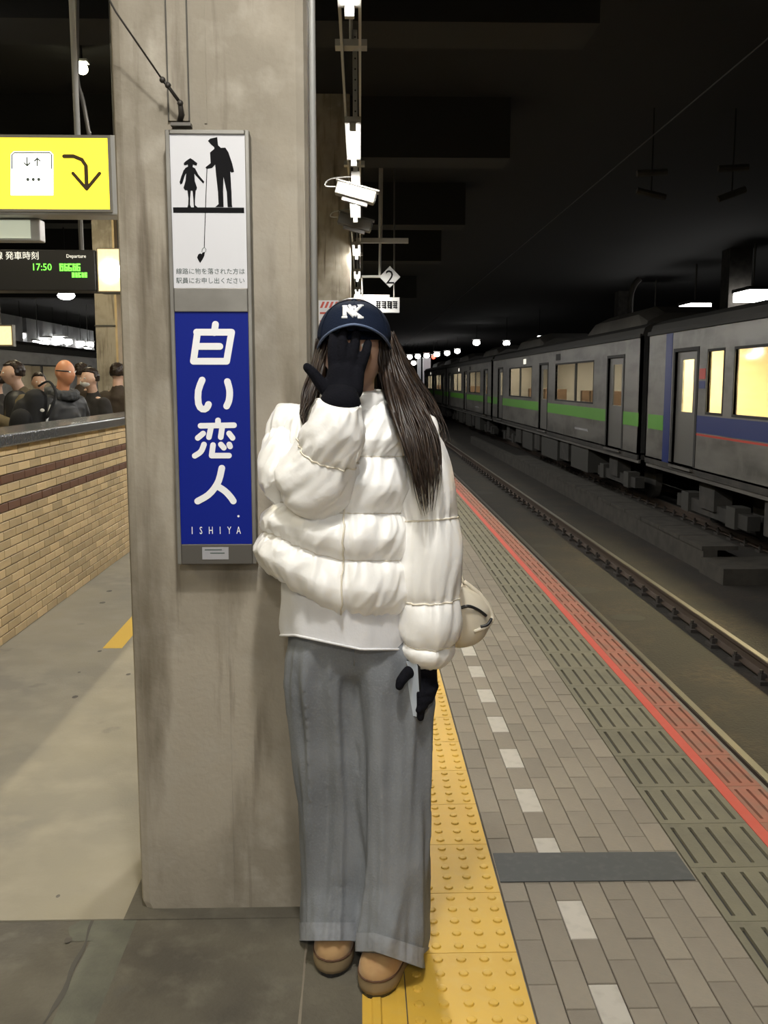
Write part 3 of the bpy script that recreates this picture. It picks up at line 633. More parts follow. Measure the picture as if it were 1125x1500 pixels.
r = thing('poster_box', 'glowing orange and cream light box beside the departure board', 'sign', (a.x, YB, a.z))
part('case', MB().box((a.x - .012, YB + .01, a.z - .01), (b.x + .02, YB + .22, b.z + .01)), 'steel', r); fc = part('face', MB().box((a.x, YB, a.z), (b.x, YB + .01, b.z)), 'poster', r)
c = P(161, 397, YB - .004); part('glare_disc', MB().ell(c, (.088, .03, .092), 20, 12), 'lamp_far', fc, True)  # glowing ellipsoid standing in for lens glare on the lit face
part('hanger', MB().cyl(((a.x + b.x) / 2, YB + .1, b.z), ((a.x + b.x) / 2, YB + .1, 5.6), .02, 8), 'darksteel', r)
# small far lamps on the left
def bulb(px, py, Y, rpx, m, label, group=None, wide=1.0, nm='lamp'):
    c = P(px, py, Y); rr_ = rpx / (F / Y); o = thing(nm, label, 'lamp', c, group)
    part('diffuser', MB().ell(c, (rr_ * wide, rr_ * 1.4, rr_), 12, 8), m, o, True)
    part('housing', MB().box((c.x - rr_ * wide * 1.1, Y - rr_, c.z + rr_ * .9), (c.x + rr_ * wide * 1.1, Y + rr_, c.z + rr_ * 1.3)), 'housing', o); part('hanger', MB().cyl((c.x, Y, c.z + rr_), (c.x, Y, 5.6), .014, 6), 'dark', o)
    return o
bulb(120, 100, 12.5, 8, 'lamp_warm', 'round warm bulb glowing behind the sign pole'); bulb(97, 433, 21, 6, 'lamp_far', 'oval white ceiling lamp below the departure board', None, 2.1)
# left background column
c0 = P(134, 330, 16); c1 = P(163, 330, 16)
lc = thing('pale_column', 'pale concrete column with a yellow edge beyond the waiting people', 'column', (c0.x, 16, 0)); part('shaft', MB().box((c0.x, 16, 0), (c1.x, 16.5, 5.6)), 'column', lc); part('yellow_edge', MB().box((c1.x, 16.01, 0), (c1.x + .035, 16.3, 5.6)), 'brick', lc)
for py in (478,): part('band', MB().box((c0.x - .01, 15.985, P(140, py, 16).z), (c1.x + .01, 16, P(140, py - 2, 16).z)), 'darksteel', lc)
bar_ = thing('bench_rail', 'grey slatted bench back between the column and the people', 'bench', (P(150, 600, 15).x, 15, 0))
for k in range(5): part('slat', MB().box((P(143, 600, 15).x, 15, .42 + k * .13), (P(163, 600, 15).x + .25, 15.04, .49 + k * .13)), 'galv', bar_)
for x in (P(143, 600, 15).x, P(163, 600, 15).x + .22): part('leg', MB().box((x, 15.04, 0), (x + .04, 15.08, 1.02)), 'darksteel', bar_)
# far platform beyond the left train: panels and lamps
fp = struct('platform_far_left', MB().box((-23.4, -8, -1.2), (-12.9, 150, 0)), 'floor')
for k, y in enumerate((24, 30.5, 37, 43.5, 50, 56.5)): single('wall_panel', MB().box((-17.2, y, 3.3), (-17.0, y + 5.9, 4.75)), 'panel_far', 'big grey panel hanging above the far left platform', 'panel', (-17, y, 3.3), 'grey panels over the far left platform')
for k, (px, py, rx) in enumerate(((30, 497, 7), (57, 506, 10), (79, 504, 10), (100, 506, 6), (118, 509, 6), (132, 510, 5), (176, 518, 9), (185, 526, 7))): bulb(px, py - 5, 50 + 2.2 * k, 4.2 if rx < 9 else 6.5, 'lamp_far', 'white lamp in the row over the far left platform', 'lamps over the far left platform', rx / 4)
for k, y in enumerate((28, 36, 44, 52)):
    L_ = thing('platform_lamp', 'tube lamp over the far left platform behind the train', 'lamp', (-14.5, y, 3.3), 'tube lamps behind the left train')
    part('tube', MB().cyl((-14.5, y - .58, 3.3), (-14.5, y + .58, 3.3), .03, 10), 'lamp', L_, True); part('housing', MB().box((-14.58, y - .62, 3.34), (-14.42, y + .62, 3.4)), 'housing', L_); part('hanger', MB().cyl((-14.5, y, 3.4), (-14.5, y, 5.6), .012, 8), 'housing', L_)
    glow('lamp_glow', (-14.5, y, 3.2), 160, (1, .96, .9), L_)
a, b = P(-6, 505, 13), P(16, 478, 13)
r = thing('small_yellow_sign', 'small glowing yellow sign above the man in olive', 'sign', (b.x, 13, a.z)); part('face', MB().box((a.x, 12.98, a.z), (b.x, 13, b.z)), 'poster', r); part('case', MB().box((a.x - .02, 13, a.z - .02), (b.x + .02, 13.1, b.z + .02)), 'steel', r); part('hanger', MB().cyl((a.x + .05, 13.05, b.z), (a.x + .05, 13.05, 5.6), .015, 8), 'darksteel', r)

# ================================================================== TRAINS
def side_wall(mb, x, th, y0, y1, z0, z1, holes):
    ys_ = sorted({y0, y1, *[h[0] for h in holes], *[h[1] for h in holes]}); zs = sorted({z0, z1, *[h[2] for h in holes], *[h[3] for h in holes]})
    for i in range(len(ys_) - 1):
        run = None
        for j in range(len(zs) - 1):
            cy_, cz_ = (ys_[i] + ys_[i + 1]) / 2, (zs[j] + zs[j + 1]) / 2
            hole = any(h[0] < cy_ < h[1] and h[2] < cz_ < h[3] for h in holes)
            if not hole and run is None: run = zs[j]
            if (hole or j == len(zs) - 2) and run is not None:
                mb.box((min(x, x + th), ys_[i], run), (max(x, x + th), ys_[i + 1], zs[j] if hole else zs[j + 1])); run = None
    return mb
def train_car(x, s, y0, y1, doors, wins, stripe, label, lit, group, bands=(), units=True):
    """x = plane of the side towards our platform; s=+1: the car lies towards +X"""
    W = 2.85 * s; zb, zt = .07, 2.40
    r = thing('train_car', label, 'train', (x + W / 2, (y0 + y1) / 2, -1.17), group)
    holes = [(a, b, 1.03, 1.98) for a, b, *_ in wins] + [(a, b, .10, 2.02) for a, b in doors]
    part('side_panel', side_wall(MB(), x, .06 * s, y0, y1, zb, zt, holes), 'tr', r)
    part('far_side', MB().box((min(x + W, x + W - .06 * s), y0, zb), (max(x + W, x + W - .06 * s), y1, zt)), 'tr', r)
    part('end_wall', MB().box((min(x, x + W), y0, zb), (max(x, x + W), y0 + .06, zt)), 'tr_dark', r); part('end_wall', MB().box((min(x, x + W), y1 - .06, zb), (max(x, x + W), y1, zt)), 'tr_dark', r)
    part('car_floor', MB().box((min(x, x + W), y0, zb - .1), (max(x, x + W), y1, zb + .03)), 'tr_under', r)
    for ye in (y0 + .07, y1 - .11): part('end_lining', MB().box((min(x, x + W) + .1, ye, .1), (max(x, x + W) - .1, ye + .04, 2.34)), 'tr_in' if lit > 1 else 'tr_in2', r)
    inn = part('interior', MB().box((min(x + W - .1 * s, x + W - .3 * s), y0 + .1, .1), (max(x + W - .1 * s, x + W - .3 * s), y1 - .1, 2.3)), 'tr_in' if lit > 1 else 'tr_in2', r)
    part('ceiling_light', MB().box((min(x + .6 * s, x + 1.0 * s), y0 + .6, 2.30), (max(x + .6 * s, x + 1.0 * s), y1 - .6, 2.33)), 'tr_light' if lit > 1 else 'tr_light2', r)
    part('interior_ceiling', MB().box((min(x, x + W), y0 + .05, 2.36), (max(x, x + W), y1 - .05, 2.39)), 'tr_in' if lit > 1 else 'tr_in2', r)
    # roof
    n = 12; prof = []
    for k in range(n + 1):
        t_ = PI * k / n; prof.append((x + W / 2 - (W / 2 - .02 * s) * math.cos(t_) * (1 if True else 1), 2.40 + .36 * math.sin(t_) ** .6))
    part('roof', MB().loft([[(px_, yy, pz_) for px_, pz_ in prof] for yy in (y0, y1)]), 'tr_roof', r)
    part('gutter', MB().box((min(x - .025 * s, x + .02 * s), y0, 2.37), (max(x - .025 * s, x + .02 * s), y1, 2.44)), 'tr_dark', r)
    for yc in (y0 + .18 * (y1 - y0), y0 + .72 * (y1 - y0)) if units else ():
        m = MB(); rr2 = []
        for yy, g in ((yc - 2.6, .35), (yc - 1.9, .02), (yc + 1.9, .02), (yc + 2.6, .35)):
            rr2.append([(x + W / 2 + (u) * s, yy, z - g * .55 * (z > 2.7)) for u, z in ((-1.05, 2.55), (-.95, 2.95), (-.6, 3.12), (.6, 3.12), (.95, 2.95), (1.05, 2.55))])
        part('roof_unit', m.loft(rr2), 'tr_low', r)
    # windows
    for a, b, *mull in wins:
        f = part('window', MB().box((min(x - .006 * s, x + .05 * s), a - .04, .99), (max(x - .006 * s, x + .05 * s), a, 2.02)).box((min(x - .006 * s, x + .05 * s), b, .99), (max(x - .006 * s, x + .05 * s), b + .04, 2.02)).box((min(x - .006 * s, x + .05 * s), a, .99), (max(x - .006 * s, x + .05 * s), b, 1.03)).box((min(x - .006 * s, x + .05 * s), a, 1.98), (max(x - .006 * s, x + .05 * s), b, 2.02)), 'tr_dark', r)
        es = [a] + list(mull) + [b]
        for e0, e1 in zip(es, es[1:]): part('pane', MB().box((min(x + .02 * s, x + .03 * s), e0 + .03, 1.03), (max(x + .02 * s, x + .03 * s), e1 - .03, 1.98)), 'tr_glass', f)
        for e in mull: part('mullion', MB().box((min(x, x + .05 * s), e - .05, 1.03), (max(x, x + .05 * s), e + .05, 1.98)), 'tr_dark', f)
        for q in range(int((b - a) / 1.0)):
            part('seat_back', MB().box((min(x + .5 * s, x + 1.2 * s), a + .25 + q * 1.0, .3), (max(x + .5 * s, x + 1.2 * s), a + .45 + q * 1.0, 1.28)), 'seat', r)
    for a, b in doors:
        d = part('door', side_wall(MB(), x + .045 * s, .03 * s, a, b, .10, 2.02, [(a + .28, b - .28, 1.0, 1.88)]), 'tr_door', r)
        part('door_pane', MB().box((min(x + .05 * s, x + .06 * s), a + .28, 1.0), (max(x + .05 * s, x + .06 * s), b - .28, 1.88)), 'tr_glass', d)
        part('door_frame', MB().box((min(x - .01 * s, x + .04 * s), a - .09, .10), (max(x - .01 * s, x + .04 * s), a, 2.08)).box((min(x - .01 * s, x + .04 * s), b, .10), (max(x - .01 * s, x + .04 * s), b + .09, 2.08)).box((min(x - .01 * s, x + .04 * s), a, 2.02), (max(x - .01 * s, x + .04 * s), b, 2.08)), 'tr_dark', d)
        part('step', MB().box((min(x - .06 * s, x + .02 * s), a, .03), (max(x - .06 * s, x + .02 * s), b, .07)), 'tr_low', d)
    # stripes, broken at doors
    for (z0, z1, m, ya, yb) in stripe:
        e = ya
        for a, b in sorted(doors) + [(yb, yb)]:
            if a > yb or b < ya: continue
            if a - .09 > e: part('stripe', MB().box((min(x - .004 * s, x), e, z0), (max(x - .004 * s, x), min(a - .09, yb), z1)), m, r)
            e = max(e, b + .09)
    for (ya, yb, z0, z1, m) in bands: part('emblem_band', MB().box((min(x - .005 * s, x), ya, z0), (max(x - .005 * s, x), yb, z1)), m, r)
    # underframe
    part('skirt', MB().box((min(x + .03 * s, x + .07 * s), y0, -.10), (max(x + .03 * s, x + .07 * s), y1, zb)), 'tr_low', r)
    k = 0; yy = y0 + 4.6
    while yy < y1 - 5:
        ln = (1.9, 1.1, 2.4, .9)[k % 4]; part('equipment_box', MB().box((min(x + .12 * s, x + 1.1 * s), yy, -.72 + .1 * (k % 2)), (max(x + .12 * s, x + 1.1 * s), yy + ln, -.10)), ('tr_under_l', 'tr_under')[k % 2], r); yy += ln + .35; k += 1
    for yc in (y0 + 2.7, y1 - 2.7):
        bg = part('bogie', MB().box((min(x + .3 * s, x + .5 * s), yc - 1.6, -.72), (max(x + .3 * s, x + .5 * s), yc + 1.6, -.5)).box((min(x + .25 * s, x + .55 * s), yc - .35, -.6), (max(x + .25 * s, x + .55 * s), yc + .35, -.1)), 'tr_under', r)
        for dy in (-1.05, 1.05):
            part('wheel', MB().cyl((x + .78 * s, yc + dy, -.56), (x + .92 * s, yc + dy, -.56), .42, 20), 'tr_under', bg); part('axle_box', MB().box((min(x + .25 * s, x + .5 * s), yc + dy - .18, -.75), (max(x + .25 * s, x + .5 * s), yc + dy + .18, -.42)), 'tr_under_l', bg)
    return r
TX = 5.5; GZ = (.63, .90)
grp = 'cars of the silver train across the track'
train_car(TX, 1, -2.6, 18.35, [(15.65, 16.75), (1.0, 2.1)], [(14.5, 15.15), (10.9, 14.05, 12.5), (7.2, 10.3, 8.75), (3.6, 6.7, 5.15)],
          [(.69, .965, 'tr_blue', -2.6, 16.9), (.64, .672, 'tr_red', -2.6, 16.9), (GZ[0], GZ[1], 'tr_green', 17.3, 18.3)], 'silver train car with blue band, red line and warm lit windows', 2, grp,
          [(16.92, 17.28, .07, 2.36, 'tr_blue'), (15.25, 15.52, 1.55, 1.72, 'tr_red'), (15.25, 15.52, 1.40, 1.52, 'tr_blue')], False)
B_lab = ['silver train car with green stripe, coupled to the blue banded car', 'silver green striped train car, third behind the blue banded car', 'last visible silver green striped car, partly hidden by the hair']
for k in range(3):
    o = 18.85 + k * 21.5
    c_ = train_car(TX, 1, o, o + 21.0, [(o + 1.2, o + 2.45), (o + 9.35, o + 10.6), (o + 18.3, o + 19.5)], [(o + 3.8, o + 8.2, o + 5.75), (o + 12.0, o + 16.6, o + 14.3)], [(GZ[0], GZ[1], 'tr_green', o, o + 21.0)], B_lab[k], 1, grp, [(o + 7.6, o + 8.2, 2.1, 2.28, 'tr_dark'), (o + 13.1, o + 13.6, 2.1, 2.27, 'boardtext'), (o + 4.2, o + 5.6, .32, .37, 'paper')])
for k in range(3):
    y = 18.35 + k * 21.5 if k == 0 else 39.85 + (k - 1) * 21.5
    single('gangway', MB().box((TX + .35, y + .02, 0), (TX + 2.5, y + (.48), 2.35)), 'tr_dark', 'dark rubber gangway joining two silver train cars', 'gangway', (TX + 1.4, y + .25, 0), 'gangways between the train cars')
bulb(635, 523, 97, 3, 'lamp_red', 'small red lamp among the distant white lamps')
for k, (o, lab) in enumerate(((15.0, 'silver train car standing behind the waiting people'), (36.5, 'farther silver train car behind the pale column'))):
    train_car(-9.55, -1, o, o + 21, [(o + 1.2, o + 2.45), (o + 9.35, o + 10.6), (o + 18.3, o + 19.5)], [(o + 3.8, o + 8.2, o + 5.75), (o + 12.0, o + 16.6, o + 14.3)], [(GZ[0], GZ[1], 'tr_green', o, o + 21.0)], lab, 1, 'cars of the train behind the waiting people', (), False)
# far right platform: lamps, pillars
struct('platform_far_right', MB().box((8.6, -8, -1.2), (20, 66, 0)), 'trough')
for k, (px, py, Y) in enumerate(((1103, 432, 29), (1018, 450.5, 34), (959, 463, 39))):
    c = P(px, py, Y); o = thing('canopy_lamp', 'bright box lamp above the train roof', 'lamp', c, 'box lamps above the train roof')
    part('diffuser', MB().box((c.x - .36, Y - .6, c.z - .17), (c.x + .36, Y + .6, c.z + .1)), 'lamp_far', o); part('housing', MB().box((c.x - .4, Y - .65, c.z + .1), (c.x + .4, Y + .65, c.z + .2)), 'tr_dark', o); part('hanger', MB().cyl((c.x, Y, c.z + .1), (c.x, Y, 5.6), .03, 6), 'darksteel', o)
for (px, py, Y, r_) in ((742, 503, 62, 4), (790, 494, 55, 2.2), (698, 502, 70, 4.2), (670, 514.5, 88, 3.4), (655, 517.5, 92, 3.4), (640, 519, 96, 3.6), (625, 521, 98, 3.4), (612, 522, 102, 3.2), (600, 523, 105, 3.2), (588, 524.5, 108, 3), (578, 525.5, 110, 2.2), (606, 532, 100, 3)):
    bulb(px, py, Y, r_, 'lamp_far', 'small white lamp in the distant row down the line', 'distant lamps down the line', 1.25)
for (px, w_, Y, lab) in ((625, 11, 100, 'broad white pillar at the far end of the train'), (614, 5, 104, 'thin white post beside the broad white pillar')):
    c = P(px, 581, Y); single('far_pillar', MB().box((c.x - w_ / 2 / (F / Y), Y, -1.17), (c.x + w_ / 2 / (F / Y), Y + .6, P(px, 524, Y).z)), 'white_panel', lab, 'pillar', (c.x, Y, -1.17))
for (px, Y, lab) in ((1084, 30, 'dim square pillar rising behind the train roof beside the lamps'), (918, 44, 'dim dark pillar rising behind the train roof vent')):
    c = P(px, 420, Y); single('dim_pillar', MB().box((c.x - .35, Y, 0), (c.x + .35, Y + .7, 5.6)), 'trough', lab, 'pillar', (c.x, Y, 0))
c = P(925, 425, 33); o = thing('roof_arm', 'dim curved arm sticking up behind the train roof', 'pole', (c.x, 33, 2.8)); part('arm', MB().tube(spline([P(923, 475, 33), P(923, 440, 33), P(928, 420, 33), P(937, 408, 33)], 10), .10, 8), 'trough', o, True); part('foot', MB().box((c.x - .2, 32.8, 0), (c.x + .2, 33.2, 3.1)), 'trough', o)
for k, (pts, lab) in enumerate(((((933, 254), (977, 252)), 'upper left'), (((933, 279), (975, 289)), 'lower left'), (((1052, 247), (1096, 245)), 'upper right'), (((1052, 292), (1092, 277)), 'lower right'))):
    yb_ = 15.0 + (.5 if k % 2 else 0)
    a, b = P(*pts[0], yb_), P(*pts[1], yb_); o = thing('hanging_bracket', 'dim grey strip fixture hanging in the dark over the tracks', 'fixture', (a + b) / 2, 'dim strip fixtures over the tracks')
    part('strip', MB().cyl(a, b, .05, 8), 'trough', o); part('hanger', MB().cyl((a + b) / 2, ((a + b) / 2).xy.to_3d() + Z_ * 5.6, .012, 6), 'dark', o)
single('overhead_wire', MB().tube([(4.2, -7, 5.0), (4.2, 20, 5.0), (4.2, 100, 5.0)], .009, 6), 'wire', 'thin overhead contact wire running above the tracks', 'wire', (4.2, 10, 5.0))

# ================================================================== THE WOMAN BY THE COLUMN
YP = 2.36
def Wp(px, py, dy=0.0): return P(px, py, YP + dy)
PM = 600.0                                    # pixels per metre at her place
def nz(a, b, c=0.0): return mnoise.noise((a, b, c))
woman = thing('person', 'person in white puffer jacket, navy cap and wide grey jeans, gloved hand over face', 'person', (.02, 2.33, 0))
# --- body: one continuous skin mesh
bodymb = MB()
hc = Wp(518, 512, -.005)
def cs(a, ra, b, rb): bodymb.cap_seg(a, ra, b, rb)
def head_grid(c, sx_=.076, sy_=.095, sz_=.112, n=40, m=30):
    rings = []
    for i in range(m + 1):
        th = PI * min(max(i / m, .01), .99); z = -math.cos(th); ring = []
        for k in range(n):
            ph = 2 * PI * k / n; x = math.sin(th) * math.cos(ph); y = math.sin(th) * math.sin(ph)
            fx, fy, fz = x * sx_, y * sy_, z * sz_
            if z < 0: fx *= 1 - .28 * (-z) ** 1.5; fy = fy * (1 - .1 * (-z)) - .012 * (-z)
            front = max(0, -y)
            g = lambda x0, z0, w_, h_: math.exp(-((x - x0) / w_) ** 2 - ((z - z0) / h_) ** 2)
            fy -= front * (.024 * g(0, -.22, .13, .17) + .010 * g(0, .02, .09, .2) + .007 * g(0, -.56, .25, .1) + .009 * g(0, -.86, .3, .14) - .010 * (g(.38, .05, .2, .12) + g(-.38, .05, .2, .12)) + .004 * (g(.45, -.25, .25, .2) + g(-.45, -.25, .25, .2)))
            ring.append(c + Vector((fx, fy, fz)))
        rings.append(ring)
    return rings
bodymb.loft(head_grid(hc))
for sd in (-1, 1): bodymb.ell(hc + Vector((sd * .078, .01, -.01)), (.010, .02, .03), 10, 8)
nb_, chest, pelv = Wp(515, 600, .02), Wp(520, 690, .0), Wp(515, 930, .0)
cs(hc + Vector((0, .015, -.06)), .052, nb_, .056); cs(nb_, .065, chest, .11); cs(chest + X_ * -.05, .10, pelv + X_ * -.03, .10); cs(chest + X_ * .05, .10, pelv + X_ * .03, .10)
shR, elR, wrR = Wp(445, 632, .0), Wp(448, 708, -.10), Wp(498, 592, -.19); shL, elL, wrL = Wp(612, 640, .01), Wp(626, 815, .03), Wp(622, 972, -.03)
cs(nb_, .05, shR, .05); cs(nb_, .05, shL, .05); cs(shR, .045, elR, .035); cs(elR, .036, wrR, .025); cs(shL, .045, elL, .036); cs(elL, .036, wrL, .025)
anL, anR = Vector((-.055, 2.45, .09)), Vector((.095, 2.31, .09))
knL, knR = Wp(483, 1170, .02), Wp(573, 1170, -.03)
cs(pelv + X_ * -.06, .095, knL, .05); cs(knL, .05, anL, .035); cs(pelv + X_ * .07, .095, knR, .05); cs(knR, .05, anR, .035)
cs(anL, .035, anL + Vector((-.01, -.10, -.035)), .026); cs(anR, .035, anR + Vector((-.04, -.09, -.035)), .026)
body = part('body', bodymb, 'skin', woman, True); remesh(body, .005, 3)
for sd in (-1, 1): part('eye', MB().ell(hc + Vector((sd * .03, -.083, .006)), (.013, .008, .007), 12, 8), 'eye', body, True)
for sd in (-1, 1): part('iris', MB().ell(hc + Vector((sd * .03, -.089, .006)), (.006, .004, .006), 10, 6), 'hair', body, True)
for sd in (-1, 1): part('eyebrow', MB().tube(spline([hc + Vector((sd * .015, -.092, .024)), hc + Vector((sd * .032, -.089, .029)), hc + Vector((sd * .05, -.077, .024))], 8), .003, 6), 'hair', body, True)
part('lips', MB().ell(hc + Vector((0, -.097, -.061)), (.02, .007, .007), 12, 8), 'lip', body, True)

# --- puffer surfaces
def seam_prof(v, seams):
    for a, b in zip(seams, seams[1:]):
        if v <= b + 1e-9:
            t_ = (v - a) / (b - a); return math.sin(PI * min(max(t_, 0), 1)) ** .62, min(v - a, b - v)
    return 0, 0
def puff_tube(nm, path, radii, seams, parent, amp=.16, n=72, m=110, flat=1.0, seed=0, wr=.0055, mtl='puffer', domes=(True, False)):
    """quilted tube: path points, radii (m), seams as fractions of the length"""
    c = spline(path, m); rr_ = spline([(a, 0, 0) for a in radii], m); L = sum((c[i + 1] - c[i]).length for i in range(m)); rings = []
    u = None
    for i in range(m + 1):
        t_ = (c[min(i + 1, m)] - c[max(i - 1, 0)]).normalized()
        if u is None: u = t_.cross(Vector((0, 1, 0))).normalized()
        u = (u - t_ * u.dot(t_)).normalized(); v_ = t_.cross(u); f = i / m; pf, ds = seam_prof(f, seams); R0 = rr_[i].x; ring = []
        if domes[0] and f < .10: R0 *= math.sqrt(max(1 - ((.10 - f) / .10) ** 2, .02))
        for k in range(n):
            a = 2 * PI * k / n; ca, sa = math.cos(a), math.sin(a)
            R = R0 * (1 - amp + amp * pf * (1 + .25 * nz(ca * 1.4 + seed, sa * 1.4, f * 6)))
            e = math.exp(-ds * L / .022); R += wr * e * nz(ca * 5.5 + seed, sa * 5.5, f * 4 + 3) * 2.4 + wr * 1.0 * nz(ca * 1.7, sa * 1.7 + seed, f * 6) + wr * .45 * (1 - abs(nz(ca * 2.2 + f * 4, sa * 2.2 + seed, f * 5 + ca * 2)) * 4)
            ring.append(c[i] + (u * ca + v_ * sa * flat) * R)
        rings.append(ring)
    return part(nm, MB().loft(rings), mtl, parent, True), rings
def seam_lines(rings, fr_, parent, n=72, nm='seam', r=.0022, m='seam'):
    for f in fr_:
        i = int(round(f * (len(rings) - 1))); rg = rings[i]; cc = sum(rg, Vector()) / len(rg); pts = [p + (p - cc).normalized() * .0012 for p in rg] ; pts.append(pts[0])
        mb = MB(); mb.tube(pts, [r * (1 + .7 * nz(k * .9, f * 30)) for k in range(len(pts))], 5, False); part(nm, mb, m, parent, True)
# jacket torso
HEM = [(360, 826), (400, 848), (430, 872), (470, 893), (500, 904), (560, 905), (640, 898)]
TAB = [(583, 468, 585, .055, .075), (596, 432, 616, .085, .10), (615, 415, 628, .115, .12), (645, 408, 622, .14, .13), (668, 406, 614, .145, .135), (710, 402, 612, .165, .14), (752, 398, 610, .16, .14), (790, 384, 612, .175, .145), (822, 378, 610, .172, .145), (865, 374, 612, .178, .15), (890, 380, 610, .172, .15), (905, 388, 604, .16, .145)]
T_SEAMS = [0, .268, .53, .745, 1.0]
def torso_pt(v, a, infl=0.0):
    py = 583 + v * 322; xl, xr, df, dbk = lerp_tab(TAB, py)
    ca, sa = math.cos(a), math.sin(a)
    ex = math.copysign(abs(ca) ** .82, ca); ey = math.copysign(abs(sa) ** .82, sa)
    px = (xl + xr) / 2 + (xr - xl) / 2 * ex; dy = -ey * df if ey > 0 else -ey * dbk
    hem = lerp_tab(HEM, px)[0]; k_ = max(0, v - .3) / .7; py2 = py - (905 - hem) * k_
    p = Wp(px, py2, dy); cen = Wp((xl + xr) / 2, py2, 0)
    pf, ds = seam_prof(v, T_SEAMS); nrm = Vector((p.x - cen.x, p.y - cen.y, 0)).normalized()
    e = math.exp(-ds * .53 / .024)
    off = .026 * (pf - .75) * min(1, v / .12) + .013 * e * nz(ca * 11, sa * 11, v * 4) + .007 * nz(ca * 3.5, sa * 3.5, v * 7) + .0032 * (1 - 4 * abs(nz(ca * 5 + v * 4, sa * 5, v * 7 + ca * 3)))
    front = max(0, sa) ** 6; off -= .012 * math.exp(-((px - 508) / 5) ** 2) * front
    return p + nrm * (off + infl)
NT, MT = 240, 130
jk = thing  # (kept simple: the jacket is a child of the person)
rings = [[torso_pt(i / MT, 2 * PI * k / NT) for k in range(NT)] for i in range(MT + 1)]
last = rings[-1]; cc = sum(last, Vector()) / NT
rings += [[p + (cc - p) * .07 + Vector((0, 0, .004)) for p in last], [p + (cc - p) * .12 + Vector((0, 0, .05)) for p in last]]
jacket = part('jacket', MB().loft(rings, cap=False), 'puffer', woman, True)
seam_lines([[torso_pt(v, 2 * PI * k / NT) for k in range(NT)] for v in T_SEAMS[1:4]], (0, .5, 1), jacket, NT)
zp = []
for i in range(28):
    v = .30 + .69 * i / 27; best = min((abs((torso_pt(v, a_ / 200 * PI).x) - Wp(508 - 8 * v, 583 + v * 322, -.16).x), a_) for a_ in range(60, 140)); zp.append(torso_pt(v, best[1] / 200 * PI, .004))
part('zipper', MB().tube(zp, .0022, 6), 'seam', jacket, True)
# collar
cpath = [Wp(519, 632, .0), Wp(519, 610, .0), Wp(520, 590, -.004), Wp(520, 572, -.006)]
col, cr = puff_tube('collar', cpath, [.108, .098, .088, .083], [0, .45, 1.0], jacket, .10, 64, 40, 1.0, 5, .004, domes=(False, False))
# sleeves
slL, lr = puff_tube('sleeve', [Wp(598, 612, .0), Wp(612, 660, -.03), Wp(624, 745, -.055), Wp(627, 830, -.065), Wp(628, 905, -.06), Wp(625, 945, -.055), Wp(622, 970, -.05)], [.062, .070, .079, .084, .083, .077, .056], [0, .13, .36, .59, .80, 1.0], jacket, .17, seed=2)
seam_lines(lr, (.36, .59, .80), slL)
slR, rrg = puff_tube('sleeve', [Wp(446, 598, .02), Wp(434, 640, -.0), Wp(430, 690, -.05), Wp(436, 716, -.09)], [.066, .078, .085, .080], [0, .35, 1.0], jacket, .13, seed=7)
fa, fr2 = puff_tube('forearm_sleeve', [Wp(446, 722, -.09), Wp(462, 704, -.125), Wp(480, 664, -.165), Wp(492, 626, -.19), Wp(497, 590, -.205)], [.078, .098, .082, .068, .050], [0, .52, 1.0], jacket, .15, seed=11)
seam_lines(fr2, (.52,), fa)
# --- tee, jeans
def loft_px(tab, n, fn, m=50):
    rg = []
    for i in range(m + 1):
        py = tab[0][0] + (tab[-1][0] - tab[0][0]) * i / m; cx_, hw_, d_, dy0 = lerp_tab(tab, py); ring = []
        for k in range(n):
            a = 2 * PI * k / n; e = lambda q, pw_: math.copysign(abs(q) ** pw_, q)
            o = fn(py, a); ring.append(Wp(cx_ + (hw_ + o * PM) * e(math.cos(a), .85), py, dy0 - (d_ + o) * e(math.sin(a), .85)))
        rg.append(ring)
    return rg
tee_tab = [(820, 510, 95, .14, 0), (880, 507, 95, .146, 0), (930, 506, 95, .150, 0), (944, 506, 94, .150, 0)]
rg = loft_px(tee_tab, 90, lambda py, a: .004 * nz(math.cos(a) * 5, math.sin(a) * 5, py * .012) + .006 * nz(math.cos(a) * 3, math.sin(a) * 3, py * .02 + 4), 40)
def hemdrop(rg, fn): return [[p + Vector((0, 0, -fn(p) * (i / (len(rg) - 1)) ** 2)) for p in r] for i, r in enumerate(rg)]
rg = hemdrop(rg, lambda p: -.035 * max(0, min(1, (.0 - p.x) / .16)) + .012)
tee = part('tee_shirt', MB().loft(rg), 'tee', woman, True)
part('hem', MB().tube(rg[-1] + [rg[-1][0]], .0035, 6), 'tee', tee, True)
def folds(sd):
    def f(py, a):
        g = (py - 930) / 450; g0 = min(1, max(0, (py - 935) / 60)); ca, sa = math.cos(a), math.sin(a)
        return g0 * .022 * nz(ca * 1.7 + sd, sa * 1.7, g * .8) + .012 * g0 * (1 - 3.5 * abs(nz(ca * 2.6 + sd + g, sa * 2.6, g * 1.6 + 2))) + .006 * max(0, g - .75) * 4 * nz(ca * 2 + sd, sa * 2, py * .035)
    return f
legL = [(910, 478, 50, .115, 0), (940, 474, 52, .115, 0), (965, 472, 54, .115, .0), (1000, 471, 52, .112, .005), (1100, 479, 47, .10, .02), (1200, 485, 42, .094, .03), (1300, 487, 38, .10, .04), (1378, 487, 38, .122, .03)]
legR = [(910, 542, 50, .115, 0), (940, 548, 52, .115, 0), (965, 564, 57, .115, 0), (1000, 572, 57, .112, -.005), (1100, 577, 54, .105, -.015), (1200, 578, 52, .10, -.03), (1300, 577, 50, .105, -.04), (1402, 572, 49, .125, -.06)]
